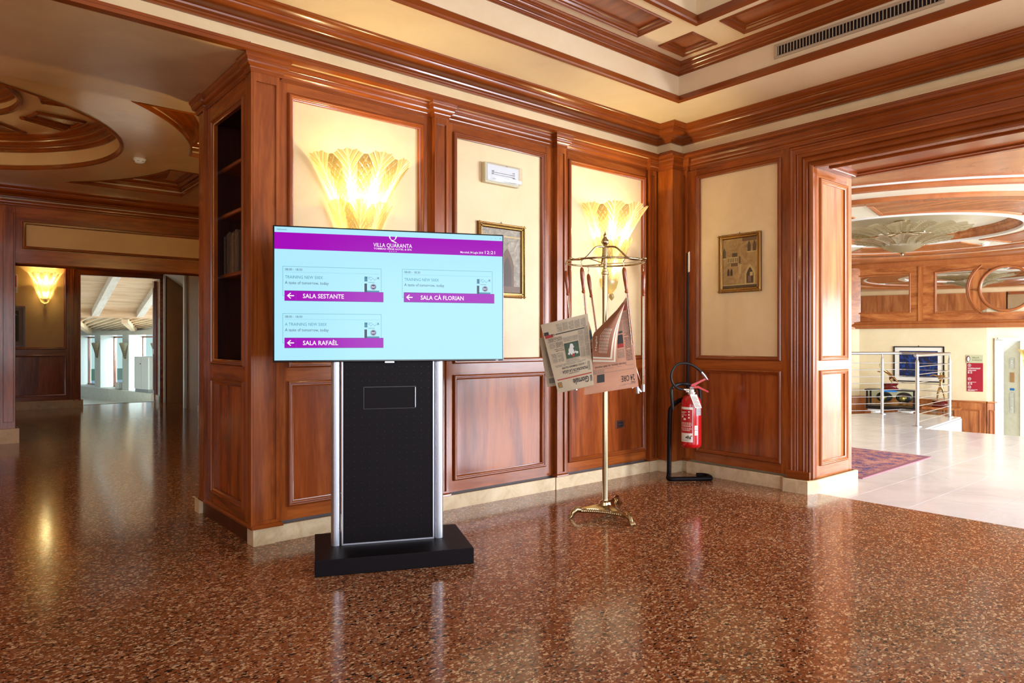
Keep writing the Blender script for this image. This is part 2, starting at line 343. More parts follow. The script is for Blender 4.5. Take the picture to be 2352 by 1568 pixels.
# stepped edge: the landing ends here and the stair goes down beyond
fm = MB()
EDGE = [(5.37,-4.2),(10.98,-4.2),(10.60,2.59),(10.48,3.69),(12.56,3.90),(12.60,4.87),(11.0,5.45),(6.0,7.25),(5.37,7.25)]
n_ = len(EDGE)
fm.add([(x,y,-.30) for x,y in EDGE]+[(x,y,-.022) for x,y in EDGE], [tuple(range(n_)), tuple(range(n_,2*n_))]+[(i,(i+1)%n_,n_+(i+1)%n_,n_+i) for i in range(n_)])
fm.add([(x+.01,y-.01,-1.1) for x,y in EDGE]+[(x+.01,y-.01,-.026) for x,y in EDGE], [(i,(i+1)%n_,n_+(i+1)%n_,n_+i) for i in range(n_)], 1)
fmo = fm.build('floor_marble', [joint, white_gloss], kind='structure')
def clip(poly, a, b, c):      # keep a*x+b*y<=c
    out = []
    for i in range(len(poly)):
        p, q = poly[i], poly[(i+1) % len(poly)]; dp = a*p[0]+b*p[1]-c; dq = a*q[0]+b*q[1]-c
        if dp <= 0: out.append(p)
        if dp*dq < 0: t = dp/(dp-dq); out.append((p[0]+t*(q[0]-p[0]), p[1]+t*(q[1]-p[1])))
    return out
def tile(poly, z0, z1, par, m_, name='tile'):
    if len(poly) < 3: return
    n = len(poly); mb = MB(); mb.add([(x,y,z0) for x,y in poly]+[(x,y,z1) for x,y in poly], [tuple(range(n)), tuple(range(n,2*n))]+[(i,(i+1)%n,n+(i+1)%n,n+i) for i in range(n)])
    mb.build(name, m_, par)
# landing plates: convex clip against the landing outline, rows .42 wide
def rowtiles():
    g = .0018; y = 3.69-.42*14; r = 0
    while y < 5.4:
        x = 5.895; k = 0
        tile([(5.375, y+g), (5.895-g, y+g), (5.895-g, y+.42-g), (5.375, y+.42-g)], -.022, 0, fmo, marble, 'marble_tile')
        x = 5.895 - (.45 if r % 2 else 0)
        while x < 12.7:
            x0 = max(x, 5.895); x1 = x+.90
            if x1 > x0+.05:
                p = [(x0+g, y+g), (x1-g, y+g), (x1-g, y+.42-g), (x0+g, y+.42-g)]
                if y+.42 <= 3.70: p = clip(p, 1, .056*2, 10.60+.112*2.59)
                else:
                    p = clip(p, 1, -.042, 12.56-.042*3.92); 
                    if p: p = clip(p, .342, .94, .342*12.6+.94*4.87)
                    if y < 3.95 and p: p = clip(p, .101, -1, .101*10.48-3.69)
                if p and len(p) > 2: tile(p, -.022, 0, fmo, marble, 'marble_tile')
            x += .90; k += 1
        y += .42; r += 1
rowtiles()
# ---------------------------------------------------------------- main wall (north)
FN = Fr((0,4.10,0), (1,0,0), (0,-1,0)); FE = Fr((5.33,0,0), (0,1,0), (-1,0,0))
wn_ = MB().box(1.76, 5.33, 4.14, 4.5, 0, 2.86).box(-3.2, 5.33, 4.08, 4.14, 2.885, 3.25).box(1.40, 5.16, 4.01, 4.079, 2.863, 2.92).box(5.265, 5.33, -2.2, 3.93, 2.863, 2.92).box(5.165, 5.33, 3.91, 4.2, .1, 2.86).box(5.16, 5.33, 3.925, 4.08, 2.86, 3.20).box(1.76, 5.3, 4.5, 4.6, 0, 2.86).box(1.76, 3.5, 5.03, 5.07, 0, 2.86).build('wall_north', [stucco], kind='structure')
for (u0, u1, a, b) in ((1.583, 2.70, 1.653, 2.621), (2.79, 3.872, 2.872, 3.771), (3.955, 5.07, 4.030, 5.016)):
    bay(wn_, FN, u0, u1, ua=a, ub=b)
for (a, b, d) in ((2.685, 2.80, .05), (3.858, 3.958, .05), (5.035, 5.13, .04)): pilaster(wn_, FN, a, b, d)
MB().box(5.158, 5.34, 3.90, 4.12, .11, 2.80).build('corner_post', wood_z, wn_)
MB().box(2.80, 5.16, 4.105, 4.135, .095, .125).box(1.59, 2.70, 4.105, 4.135, .095, .125).build('shadow_gap', shadow_gap, wn_)
def upper_moulding(name, path, prof, toward, par, m_): return MB().sweep(path, prof, (0,0,1), toward).build(name, wood_m, par, smooth=32)
# cornice over the panelling (lower), lip of the low ceiling, frieze and main cornice
LC = crown(.045, .095); LCP = crown(.070, .095)
pth = [(1.583,4.10,2.765)]
for (a, b, d) in ((2.685,2.80,.05),(3.858,3.958,.05),(5.035,5.13,.04)): pth += [(a,4.10,2.765),(a,4.10-d,2.765),(b,4.10-d,2.765),(b,4.10,2.765)]
pth += [(5.158,4.10,2.765)]
upper_moulding('lower_cornice', pth, LC, (2,0,2.765), wn_, wood_x)
upper_moulding('lower_cornice', [(5.158,4.12,2.765),(5.158,3.90,2.765),(5.34,3.90,2.765)], LC, (4,4.1,2.765), wn_, wood_x)
t1 = MB().sweep([(-3.2,4.08,2.86),(5.16,4.08,2.86),(5.16,3.925,2.86),(5.33,3.925,2.86),(5.33,-4.2,2.86)], [(.05,.062),(.05,0),(.085,0),(.100,.002),(.100,.022),(.092,.028),(.092,.036),(.07,.044),(.07,.052),(.04,.060),(0,.062)], (0,0,1), (0,0,2.86)).build('trim_1', wood_m, kind='structure', smooth=30)
t2 = MB().sweep([(-3.2,4.08,3.005),(5.16,4.08,3.005),(5.16,3.925,3.005),(5.33,3.925,3.005),(5.33,-4.2,3.005)], crown(.18,.137), (0,0,1), (0,0,3)).build('trim_2', wood_m, kind='structure', smooth=32)
# travertine skirting
def skirting(name, path, toward, h=.105, t=.02, par=None):
    return MB().sweep(path, [(0,-.004),(t,-.004),(t,h-.006),(t-.006,h),(0,h)], (0,0,1), toward).build(name, skirt, par, kind=None if par else 'structure')
bp = [(1.43,5.22,0),(1.41,5.22,0),(1.41,5.10,0),(1.435,5.10,0),(1.435,4.20,0),(1.42,4.20,0),(1.42,4.06,0),(1.59,4.06,0),(1.59,4.07,0)]
for (a, b) in ((2.685,2.80),(3.858,3.958),(5.035,5.13)): bp += [(a,4.07,0),(a,4.06,0),(b,4.06,0),(b,4.07,0)]
bp += [(5.155,4.07,0),(5.155,3.90,0),(5.315,3.90,0),(5.315,3.85,0),(5.318,3.85,0)]
skirting('baseboard_north', bp, (0,4,0))
# ---------------------------------------------------------------- right wall (east) with the wide opening
we = MB().box(5.44, 6.03, 2.74, 6.5, 0, 3.25).box(5.34, 5.44, 3.9, 4.2, 0, 3.25).box(5.34, 6.03, -2.0, 2.74, 2.86, 3.25).box(5.34, 6.03, -4.2, -2.0, 0, 3.25).box(5.33,5.37,2.7,4.2,2.86,3.25).box(5.44,6.03,-2.0,2.74,2.63,2.86).build('wall_east', [stucco], kind='structure')
bay(we, FE, 2.876, 3.855, ua=2.943, ub=3.768, wx=wood_y)
pilaster(we, FE, 3.848, 3.91, .03)
upper_moulding('lower_cornice', [(5.33,3.9,2.765),(5.30,3.9,2.765),(5.30,3.84,2.765),(5.33,3.84,2.765),(5.33,-2.2,2.765)], LC, (4,3.95,2.765), we, wood_y)
MB(FE).box(-2.5, 2.876, -.03, 0, 2.70, 2.77).build('rail', wood_y, we)
# stepped casing round the opening: up the side and along the head
CAS = [(0,-.03),(0,0),(.010,.012),(.022,.012),(.028,.004),(.050,.003),(.055,-.010),(.062,-.004),(.070,-.010),(.092,-.012),(.096,-.026),(.106,-.018),(.116,-.026),(.134,-.028),(.140,-.044),(.150,-.036),(.160,-.046),(.176,-.050),(.180,-.075),(.180,-.10)]
c_ = MB(FE); c_.sweep([(2.876,0,.10),(2.876,0,2.765),(-2.2,0,2.765)], CAS, (0,1,0), (0,0,.1)); c_.build('opening_casing', wood_m, we, smooth=25)
MB(FE).box(2.70, 2.90, .0, .016, .10, .165).build('casing_plinth', wood_y, we)
# jamb (reveal), facing -Y; daylight on it partly put into the paler wood colour
FJ = Fr((0,2.70,0), (1,0,0), (0,-1,0))
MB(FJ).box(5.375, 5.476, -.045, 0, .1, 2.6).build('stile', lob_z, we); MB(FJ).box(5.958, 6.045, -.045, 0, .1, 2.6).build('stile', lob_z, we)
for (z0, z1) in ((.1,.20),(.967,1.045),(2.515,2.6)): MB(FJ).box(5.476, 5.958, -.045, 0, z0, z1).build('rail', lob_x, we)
for (z0, z1) in ((.20,.967),(1.045,2.515)):
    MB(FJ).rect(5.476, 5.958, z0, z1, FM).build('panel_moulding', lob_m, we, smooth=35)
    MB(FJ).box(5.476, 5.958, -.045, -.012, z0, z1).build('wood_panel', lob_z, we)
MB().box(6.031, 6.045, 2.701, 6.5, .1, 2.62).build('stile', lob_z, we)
skirting('baseboard_east', [(5.318,3.85,0),(5.318,2.93,0),(5.268,2.88,0),(5.268,2.78,0),(5.28,2.705,0),(5.37,2.68,0),(6.06,2.68,0),(6.06,4.0,0)], (4,3.5,0))
# soffit of the opening with its inset panel
sf = MB().box(5.425, 5.47, -2.0, 2.74, 2.59, 2.63).box(5.93, 6.045, -2.0, 2.74, 2.59, 2.63).box(5.47, 5.93, 2.62, 2.74, 2.59, 2.63).build('soffit_frame', wood_y, we)
MB(Fr((0,0,2.59),(0,1,0),(0,0,-1),(1,0,0))).rect(-2.0, 2.62, 5.47, 5.93, FM).build('panel_moulding', wood_m, we, smooth=35)
MB().box(5.47, 5.93, -2.0, 2.62, 2.60, 2.63).build('wood_panel', panel_wood_h, we)
# ---------------------------------------------------------------- walls behind the camera, with real window openings
def holed(name, fr, u0, u1, w1, holes, m_, t=.25):
    mb = MB(fr); us = sorted({u0, u1} | {h[0] for h in holes} | {h[1] for h in holes})
    for i in range(len(us)-1):
        a, b = us[i], us[i+1]; hs = sorted([(h[2], h[3]) for h in holes if h[0] <= a and h[1] >= b]); z = 0
        for (z0, z1) in hs: 
            if z0 > z: mb.box(a, b, -t, 0, z, z0)
            z = z1
        mb.box(a, b, -t, 0, z, w1)
    return mb.build(name, m_, kind='structure')
FS = Fr((0,-4.0,0), (1,0,0), (0,1,0)); FW = Fr((-3.0,0,0), (0,1,0), (1,0,0))
wsth = holed('wall_south', FS, -3.2, 5.34, 3.25, [(-1.2,.3,.45,2.45),(.8,2.3,.45,2.45),(2.8,4.2,.45,2.45)], [stucco])
wwst = holed('wall_west', FW, -4.2, 15.2, 3.25, [(-2.4,-.8,.45,2.45),(-.3,1.2,.45,2.45)], [stucco])
k_ = 0
for fr_, hs in ((FS, [(-1.2,.3),(.8,2.3),(2.8,4.2)]), (FW, [(-2.4,-.8),(-.3,1.2)])):
    for (a, b) in hs:
        k_ += 1; w_ = MB(fr_); 
        for (x0,x1,z0,z1) in ((a,a+.07,.45,2.45),(b-.07,b,.45,2.45),(a+.07,b-.07,.45,.52),(a+.07,b-.07,2.38,2.45),((a+b)/2-.03,(a+b)/2+.03,.52,2.38)): w_.box(x0,x1,-.2,-.12,z0,z1)
        w_.build('window_%d' % k_, wood_z, kind='structure')
def room_panels(par, fr, us, w=None):
    for i in range(len(us)-1): MB(fr).box(us[i]+.02, us[i+1]-.02, 0, .03, .11, .40 if w else 1.0).build('wood_panel', panel_wood, par)
room_panels(wsth, FS, [-3.0,-1.2], None); room_panels(wsth, FS, [-1.2,.3,.8,2.3,2.8,4.2], 1); room_panels(wwst, FW, [1.3,2.4,3.5,4.6,5.7,6.8,7.9,9.0,10.0]); room_panels(wwst, FW, [-2.4,-.8], 1)
# ---------------------------------------------------------------- reception ceiling: ring, tray, upper ceiling with panels
TX, TY, TX0, TY0 = 4.66, 3.465, -2.0, -2.6
cl = MB()
for (a,b,c,d) in ((-3.2,5.34,TY,4.10),(-3.2,5.34,-4.2,TY0),(TX,5.34,TY0,TY),(-3.2,TX0,TY0,TY)): cl.box(a,b,c,d,3.14,3.16)
clo = cl.build('ceiling', ceil_mat, kind='structure')
MB().sweep([(TX0,TY0,3.135),(TX,TY0,3.135),(TX,TY,3.135),(TX0,TY,3.135)], [(0,0),(.026,0),(.032,.008),(.030,.045),(.022,.052),(0,.052)], (0,0,1), (1,1,3.135), closed=True).build('tray_lip', wood_m, clo, smooth=30)
sd = MB()
for (a,b,c,d) in ((TX0,TX,TY,TY+.05),(TX0,TX,TY0-.05,TY0),(TX,TX+.05,TY0,TY),(TX0-.05,TX0,TY0,TY)): sd.box(a,b,c,d,3.1605,3.5)
sd.build('tray_side', ceil_mat, clo)
MB().sweep([(TX0,TY0,3.352),(TX,TY0,3.352),(TX,TY,3.352),(TX0,TY,3.352)], crown(.085,.08), (0,0,1), (1,1,3.4), closed=True).build('tray_cornice', wood_m, clo, smooth=32)
ZC = 3.43
PX0, PX1, PY0, PY1 = 4.20, 4.51, 3.00, 3.31      # small square coffer
IX, IY = 4.13, 2.92                              # corner of the inner deep coffer
cells = [(PX0,PX1,PY0,PY1), (1.0,3.96,3.00,3.31), (-1.8,.75,3.00,3.31), (4.20,4.51,.2,2.78), (4.20,4.51,-2.4,0), (-1.5,IX,-2.2,IY)]
xs = sorted({TX0,TX}|{c[0] for c in cells}|{c[1] for c in cells}); ys = sorted({TY0,TY}|{c[2] for c in cells}|{c[3] for c in cells})
up = MB()
for i in range(len(xs)-1):
    for j in range(len(ys)-1):
        mx_, my_ = (xs[i]+xs[i+1])/2, (ys[j]+ys[j+1])/2
        if not any(c[0]<mx_<c[1] and c[2]<my_<c[3] for c in cells): up.box(xs[i],xs[i+1],ys[j],ys[j+1],ZC,ZC+.06)
up.build('upper_ceiling', ceil_mat, clo)
FC = Fr((0,0,ZC),(1,0,0),(0,0,-1),(0,1,0))
RM = [(0,-.05),(0,.006),(.006,.012),(.012,.008),(.016,0),(.028,-.006),(.034,-.018),(.045,-.022),(.05,-.03),(.05,-.05)]
for c in cells[:5]:
    MB(FC).rect(c[0],c[1],c[2],c[3],RM).build('coffer_moulding', wood_m, clo, smooth=35)
    MB().box(c[0],c[1],c[2],c[3],ZC+.035,ZC+.06).build('coffer_panel', panel_wood_h, clo)
c = cells[5]
MB().sweep([(c[0],c[2],ZC-.012),(c[1],c[2],ZC-.012),(c[1],c[3],ZC-.012),(c[0],c[3],ZC-.012)], [(0,0),(.03,0),(.038,.01),(.03,.06),(0,.065)], (0,0,1), (1,1,ZC), closed=True).build('tray_lip', wood_m, clo, smooth=30)
sd = MB()
for (a,b,cc,d) in ((c[0],c[1],c[3],c[3]+.04),(c[0],c[1],c[2]-.04,c[2]),(c[1],c[1]+.04,c[2],c[3]),(c[0]-.04,c[0],c[2],c[3])): sd.box(a,b,cc,d,ZC+.0605,ZC+.35)
sd.box(c[0],c[1],c[2],c[3],ZC+.30,ZC+.35); sd.build('tray_side', ceil_mat, clo)
MB().sweep([(c[0],c[2],ZC+.19),(c[1],c[2],ZC+.19),(c[1],c[3],ZC+.19),(c[0],c[3],ZC+.19)], crown(.11,.11), (0,0,1), (1,1,ZC), closed=True).build('tray_cornice', wood_m, clo, smooth=32)
MB().box(-3.2,5.4,-4.2,4.3,3.6,3.8).build('ceiling_slab', white_wall, clo)
# long air grille on the tray side
vt = empty('air_vent', (TX,2.08,3.28), label='long beige air grille with upright slats high on the right side of the raised ceiling', cat='vent')
FV = Fr((0,0,0),(0,1,0),(-1,0,0))
vf = MB(FV); y0, y1 = -.55, .545
for (a,b,z0,z1) in ((y0,y1,-.052,-.034),(y0,y1,.034,.052),(y0,y0+.022,-.034,.034),(y1-.022,y1,-.034,.034)): vf.box(a,b,0,.010,z0,z1)
vf.build('frame', mat('vent_beige', lin(186,164,134), .4), vt, bevel=.002)
MB(FV).box(y0+.01,y1-.01,-.03,.001,-.04,.04).build('backing', black, vt)
nsl = 46; sm = MB(FV).box(-.0022,.0022,0,.007,-.034,.034).mesh('slat', bpy.data.materials['vent_beige'])
for i in range(nsl):
    o = bpy.data.objects.new('slat', sm); link(o); o.parent = vt; o.location = (0, y0+.03+i*(y1-y0-.06)/(nsl-1), 0)
# ---------------------------------------------------------------- bookcase at the end of the wall
bc = empty('bookcase', (1.43,4.6,0), label='tall dark cherry bookcase in the end of the panelled wall, left of the display', cat='bookcase')
FB = Fr((0,-4.6,0) , (0,1,0), (-1,0,0))     # u = world Y, d toward -X, parent at (1.43,4.6)
FBN = Fr((-1.43,-.50,0), (1,0,0), (0,-1,0)) # u = world X, d toward -Y from y=4.10
for (a,b) in ((4.115,4.185),(4.805,4.95)): MB(FB).box(a,b,-.03,.0,.12,2.775).build('stile', wood_z, bc)
for (c,d) in ((.12,.20),(.96,1.05),(2.66,2.775)): MB(FB).box(4.185,4.805,-.03,0,c,d).build('rail', wood_y, bc)
for (z0,z1) in ((.20,.96),(1.05,2.66)): MB(FB).rect(4.185,4.805,z0,z1,FM).build('panel_moulding', wood_m, bc, smooth=35)
MB(FB).box(4.185,4.805,-.04,-.012,.20,.96).build('wood_panel', panel_wood, bc)
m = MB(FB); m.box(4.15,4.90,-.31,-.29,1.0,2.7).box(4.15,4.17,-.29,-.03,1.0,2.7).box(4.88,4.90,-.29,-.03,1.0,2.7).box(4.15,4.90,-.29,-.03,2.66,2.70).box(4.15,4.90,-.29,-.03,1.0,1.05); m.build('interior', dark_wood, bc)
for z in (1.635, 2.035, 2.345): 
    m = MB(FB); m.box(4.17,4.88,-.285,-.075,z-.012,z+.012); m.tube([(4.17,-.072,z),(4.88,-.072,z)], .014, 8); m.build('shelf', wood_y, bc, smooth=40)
for (a,b) in ((4.05,4.115),): pass
MB(FB).box(4.052,4.112,0.0003,.012,.115,2.766).build('side_pilaster', wood_z, bc); MB(FB).box(4.951,5.09,-.02,.0,.115,2.766).box(4.965,5.075,0,.012,.115,2.766).box(4.94,4.955,0,.02,.115,2.766).build('side_pilaster', wood_z, bc)
t = .018; m = MB(FBN); m.box(1.43,1.583,-.02,.038,.115,2.765).box(1.43,1.43+t,.038,.05,.115,2.765).box(1.583-t,1.583,.038,.05,.115,2.765).box(1.43+t,1.583-t,.038,.05,2.715,2.765).box(1.43+t,1.583-t,.038,.05,.115,.15); m.build('corner_pilaster', wood_z, bc)
m = MB(Fr((-1.43,-4.6,0),(1,0,0),(0,1,0))); m.sweep([(1.60,4.08,2.765),(1.60,4.05,2.765),(1.418,4.05,2.765),(1.418,4.13,2.765),(1.43,4.13,2.765),(1.43,4.94,2.765),(1.415,4.94,2.765),(1.415,5.10,2.765),(1.50,5.10,2.765)], LC, (0,0,1), (1.6,0,2.765)); m.build('cornice', wood_m, bc, smooth=32)
m = MB(Fr((-1.43,-4.6,0),(1,0,0),(0,1,0))); m.sweep([(1.59,4.08,.108),(1.59,4.05,.108),(1.43,4.05,.108),(1.43,5.09,.108)], [(0,0),(.014,0),(.014,.01),(.006,.022),(0,.024)], (0,0,1), (1.6,0,.1)); m.build('base_moulding', wood_m, bc, smooth=32)
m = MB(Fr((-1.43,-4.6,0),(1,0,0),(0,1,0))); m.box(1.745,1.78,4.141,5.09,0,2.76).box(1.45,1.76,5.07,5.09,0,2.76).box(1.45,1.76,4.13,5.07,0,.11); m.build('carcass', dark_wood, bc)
# books, one leaning run of old volumes
yb = 4.555; cols = [(70,48,34),(84,60,44),(60,40,30),(92,70,52),(76,54,40)]
bm_ = [mat('book_cloth', lin(*c_), .7) for c_ in cols]; pg = mat('book_pages', lin(150,132,104), .8)
nb = 9
for i in range(nb):
    w = .026+.010*((i*5) % 3)/2; h = .255+.02*((i*7) % 4)/3; x = 1.515
    b = empty('book', (x, yb+w/2, 1.649), cat='book', group='old volumes on the bookcase shelf',
              label='old brown volume, %s from the left in the row on the bookcase shelf' % ['ninth','eighth','seventh','sixth','fifth','fourth','third','second','first'][i])
    m = MB(); m.box(0,.19,-w/2,-w/2+.003,0,h).box(0,.19,w/2-.003,w/2,0,h)
    k = 6
    for q in range(k):
        a0_, a1_ = -PI/2+PI*q/k, -PI/2+PI*(q+1)/k
        m.quad((-.006*math.cos(a0_),w/2*math.sin(a0_),0),(-.006*math.cos(a1_),w/2*math.sin(a1_),0),(-.006*math.cos(a1_),w/2*math.sin(a1_),h),(-.006*math.cos(a0_),w/2*math.sin(a0_),h))
    for z in (.03,.07,h-.07,h-.03): m.box(-.0066,-.003,-w/2*.8,w/2*.8,z,z+.004)
    m.build('cover', bm_[i % 5], b); MB().box(.002,.185,-w/2+.003,w/2-.003,.004,h-.006).build('pages', pg, b)
    yb += w+.0015
# ---------------------------------------------------------------- low ceiling and hall ceiling with circular coffer
lowc = MB().box(-3.2,5.3,4.0,5.33,2.862,2.884).box(-3.2,3.6,5.33,5.36,2.862,3.03)
lowc.build('ceiling_low', hall_ceil, kind='structure')
CX, CY = -.30, 7.65; HZ = 3.03; R1, R2 = 1.70, 2.27
def ring_sweep(cx, cy, z, r, prof, inward=True, a0=0, a1=2*PI, seg=96, sx=1, sy=1, fr=WORLD):
    mb = MB(fr); full = a1-a0 > 6.2; n = seg if full else seg+1
    pts = [(cx+r*sx*math.cos(a0+(a1-a0)*i/seg), cy+r*sy*math.sin(a0+(a1-a0)*i/seg), z) for i in range(n)]
    mb.sweep(pts, prof, (0,0,1), (cx,cy,z) if inward else (cx+(pts[0][0]-cx)*3, cy+(pts[0][1]-cy)*3, z), closed=full); return mb
def annulus(mb, cx, cy, r0, r1, z, a0=0, a1=2*PI, seg=96, mi=0, rect=None, sx=1, sy=1):
    vs = []; fs = []
    for i in range(seg+1):
        a = a0+(a1-a0)*i/seg; c, s_ = math.cos(a), math.sin(a); vs.append((cx+r0*sx*c, cy+r0*sy*s_, z))
        if rect:
            x0,x1,y0,y1 = rect; k = 1e9
            if c > 1e-9: k = min(k, (x1-cx)/c)
            if c < -1e-9: k = min(k, (x0-cx)/c)
            if s_ > 1e-9: k = min(k, (y1-cy)/s_)
            if s_ < -1e-9: k = min(k, (y0-cy)/s_)
            vs.append((cx+k*c, cy+k*s_, z))
        else: vs.append((cx+r1*sx*c, cy+r1*sy*s_, z))
    for i in range(seg): fs.append((2*i,2*i+1,2*i+3,2*i+2))
    mb.add(vs, fs, mi)
# the ceiling plane: ring around the circle, then the field beyond R2 with the corner pockets cut out
hc = MB(); annulus(hc, CX, CY, R1, R2, HZ)
X1h, Y0h, Y1h = 3.5, 5.33, 10.25
PK = []      # pockets: bounded by the arc R2, two straight lines
def arcpt(a): return (CX+R2*math.cos(a), CY+R2*math.sin(a))
PXR = 2.42
def pocket(ya, yb):     # ya nearest the axis, yb outer, on the +X side
    a_a = math.asin((ya-CY)/R2); xa = CX+math.sqrt(max(0, R2*R2-(ya-CY)**2))
    sg = 1 if yb > ya else -1; a_b = math.asin(max(-1, min(1, (yb-CY)/R2)))
    return [arcpt(a_a+(a_b-a_a)*i/24) for i in range(25)], xa
strip = []
# field built as columns of quads in angle: from the arc to the rectangle, minus pockets  (pockets hold |dy| between .35 and 1.75, x up to PXR)
def infld(x, y): return not (abs(y-CY) > .36 and abs(y-CY) < 1.74 and x < PXR)
NS = 60
def col(y0, y1):
    def xr(y): 
        t_ = R2*R2-(y-CY)**2; return CX+math.sqrt(t_) if t_ > 0 else CX
    inside = .36 <= abs((y0+y1)/2-CY) <= 1.74
    if inside: hc.quad((PXR,y0,HZ),(X1h,y0,HZ),(X1h,y1,HZ),(PXR,y1,HZ))
    elif abs((y0+y1)/2-CY) < R2: hc.quad((xr(y0),y0,HZ),(X1h,y0,HZ),(X1h,y1,HZ),(xr(y1),y1,HZ))
    else: hc.quad((CX,y0,HZ),(X1h,y0,HZ),(X1h,y1,HZ),(CX,y1,HZ))
    if abs((y0+y1)/2-CY) < R2: hc.quad((2*CX-xr(y0),y0,HZ),(-3.2,y0,HZ),(-3.2,y1,HZ),(2*CX-xr(y1),y1,HZ))
    else: hc.quad((CX,y0,HZ),(-3.2,y0,HZ),(-3.2,y1,HZ),(CX,y1,HZ))
ysl = sorted({Y0h, Y1h, CY-1.74, CY-.36, CY+.36, CY+1.74, CY-R2, CY+R2}|{CY+R2*math.sin(-PI/2+PI*i/NS) for i in range(1,NS)})
ysl = [y for y in ysl if Y0h <= y <= Y1h]
for i in range(len(ysl)-1): col(ysl[i], ysl[i+1])
hco = hc.build('ceiling_hall', hall_ceil, kind='structure')
rp = [(0,-.0),(.02,-.006),(.03,0),(.03,.035),(.02,.045),(0,.05)]
ring_sweep(CX, CY, HZ-.006, R1+.012, [(0,0),(.022,-.006),(.032,0),(.030,.04),(.02,.045),(0,.045)]).build('ring_lip', wood_m, hco, smooth=30)
m = MB(); m.lathe([(R1,0),(R1,.36)], (CX,CY,HZ), 96); m.build('ring_band', hall_ceil, hco, smooth=60)
ring_sweep(CX, CY, HZ+.17, R1, crown(.17,.15)).build('ring_cornice', wood_m, hco, smooth=32)
m = MB(); annulus(m, CX, CY, .90, R1+.02, HZ+.32); m.build('ring_ceiling', hall_ceil, hco)
# inner ring with dome
ring_sweep(CX, CY, HZ+.305, .93, [(0,0),(.03,-.006),(.045,.0),(.04,.04),(0,.06)]).build('ring_lip', wood_m, hco, smooth=30)
m = MB(); m.lathe([(.90,0),(.90,.20)], (CX,CY,HZ+.32), 64); m.build('ring_band', hall_ceil, hco, smooth=60)
ring_sweep(CX, CY, HZ+.40, .90, crown(.12,.11)).build('ring_cornice', wood_m, hco, smooth=32)
dome = plaster('painted_dome', lin(176,120,60), lin(214,164,96), .5, sc=3)
m = MB(); m.lathe([(.01,.16),(.25,.14),(.5,.09),(.7,.04),(.86,0)], (CX,CY,HZ+.50), 64); m.build('dome', dome, hco, smooth=60)
# sunk panels between the inner and the outer ring
NP = 10
def sector(a0_, a1_, r0, r1, z):
    m = MB(); n = 12; out = [(CX+r1*math.cos(a0_+(a1_-a0_)*i/n), CY+r1*math.sin(a0_+(a1_-a0_)*i/n), z) for i in range(n+1)]
    out += [(CX+r0*math.cos(a1_-(a1_-a0_)*i/n), CY+r0*math.sin(a1_-(a1_-a0_)*i/n), z) for i in range(n+1)]
    ce = (CX+(r0+r1)/2*math.cos((a0_+a1_)/2), CY+(r0+r1)/2*math.sin((a0_+a1_)/2), z)
    return out, ce
for i in range(NP):
    for (h0, h1) in ((.05, .40), (.47, .565)):
        a0_ = 2*PI*(i+h0)/NP+.12; a1_ = 2*PI*(i+h1)/NP+.12
        out, ce = sector(a0_, a1_, 1.06, 1.48, HZ+.31)
        m = MB(); m.sweep(out, [(0,.02),(0,0),(.01,-.012),(.025,-.014),(.035,-.004),(.035,.02)], (0,0,1), tuple((out[0][k]+out[1][k])/2+((ce[k]-out[0][k]) if k < 2 else 0) for k in range(3)), closed=True); m.build('panel_moulding', wood_m, hco, smooth=35)
        m = MB(); out2, _ = sector(a0_+.02, a1_-.02, 1.08, 1.46, HZ+.315); m.add(out2+[ce[:2]+(HZ+.315,)], [(j, (j+1) % len(out2), len(out2)) for j in range(len(out2))]); m.build('wood_panel', dark_wood if h0 > .3 else panel_wood, hco)
# pockets
for sg in (1, -1):
    ya, yb = CY+sg*.36, CY+sg*1.74
    a_a, a_b = math.asin(.36/R2)*sg, math.asin(1.74/R2)*sg
    arc = [arcpt(a_a+(a_b-a_a)*i/24) for i in range(25)]
    loop = arc+[(PXR,yb),(PXR,ya)]
    l3 = [(x,y,HZ) for x,y in loop]; ce = (2.1, CY+sg*.9, HZ)
    m = MB(); n = len(l3); m.add(l3+[(x,y,HZ+.26) for x,y in loop], [(i,(i+1)%n,n+(i+1)%n,n+i) for i in range(n)]); m.build('pocket_side', hall_ceil, hco)
    d0 = Vector(l3[1])-Vector(l3[0]); tw = Vector((l3[0][0]+l3[1][0], l3[0][1]+l3[1][1], 0))/2+Vector((1,0,0)); tw.z = HZ
    m = MB(); m.sweep([(x,y,HZ-.004) for x,y in loop], [(0,0),(.012,-.006),(.022,0),(.022,.03),(0,.04)], (0,0,1), tw, closed=True); m.build('pocket_lip', wood_m, hco, smooth=30)
    m = MB(); m.sweep([(x,y,HZ+.05) for x,y in loop], crown(.10,.12), (0,0,1), tw, closed=True); m.build('pocket_cornice', wood_m, hco, smooth=32)
    m = MB(); m.add([(x,y,HZ+.17) for x,y in loop]+[ce[:2]+(HZ+.17,)], [(i,(i+1)%n,n) for i in range(n)]); m.build('pocket_ceiling', hall_ceil, hco)
    # inner triangular wood panel
    k = .20; arc2 = [(CX+(R2+k)*math.cos(a_a+(a_b-a_a)*t), CY+(R2+k)*math.sin(a_a+(a_b-a_a)*t)) for t in [.16+.68*i/16 for i in range(17)]]
    l2 = [(min(x, PXR-.22), y) for x, y in arc2]+[(PXR-.22, CY+sg*(1.74-.16))]
    m = MB(); q = len(l2); m.add([(x,y,HZ+.16) for x,y in l2]+[(sum(p[0] for p in l2)/q, sum(p[1] for p in l2)/q, HZ+.15)], [(i,(i+1)%q,q) for i in range(q)]); m.build('wood_panel', panel_wood, hco)
MB().box(-3.2,3.6,5.36,15.3,3.62,3.7).build('ceiling_slab', white_wall, hco)
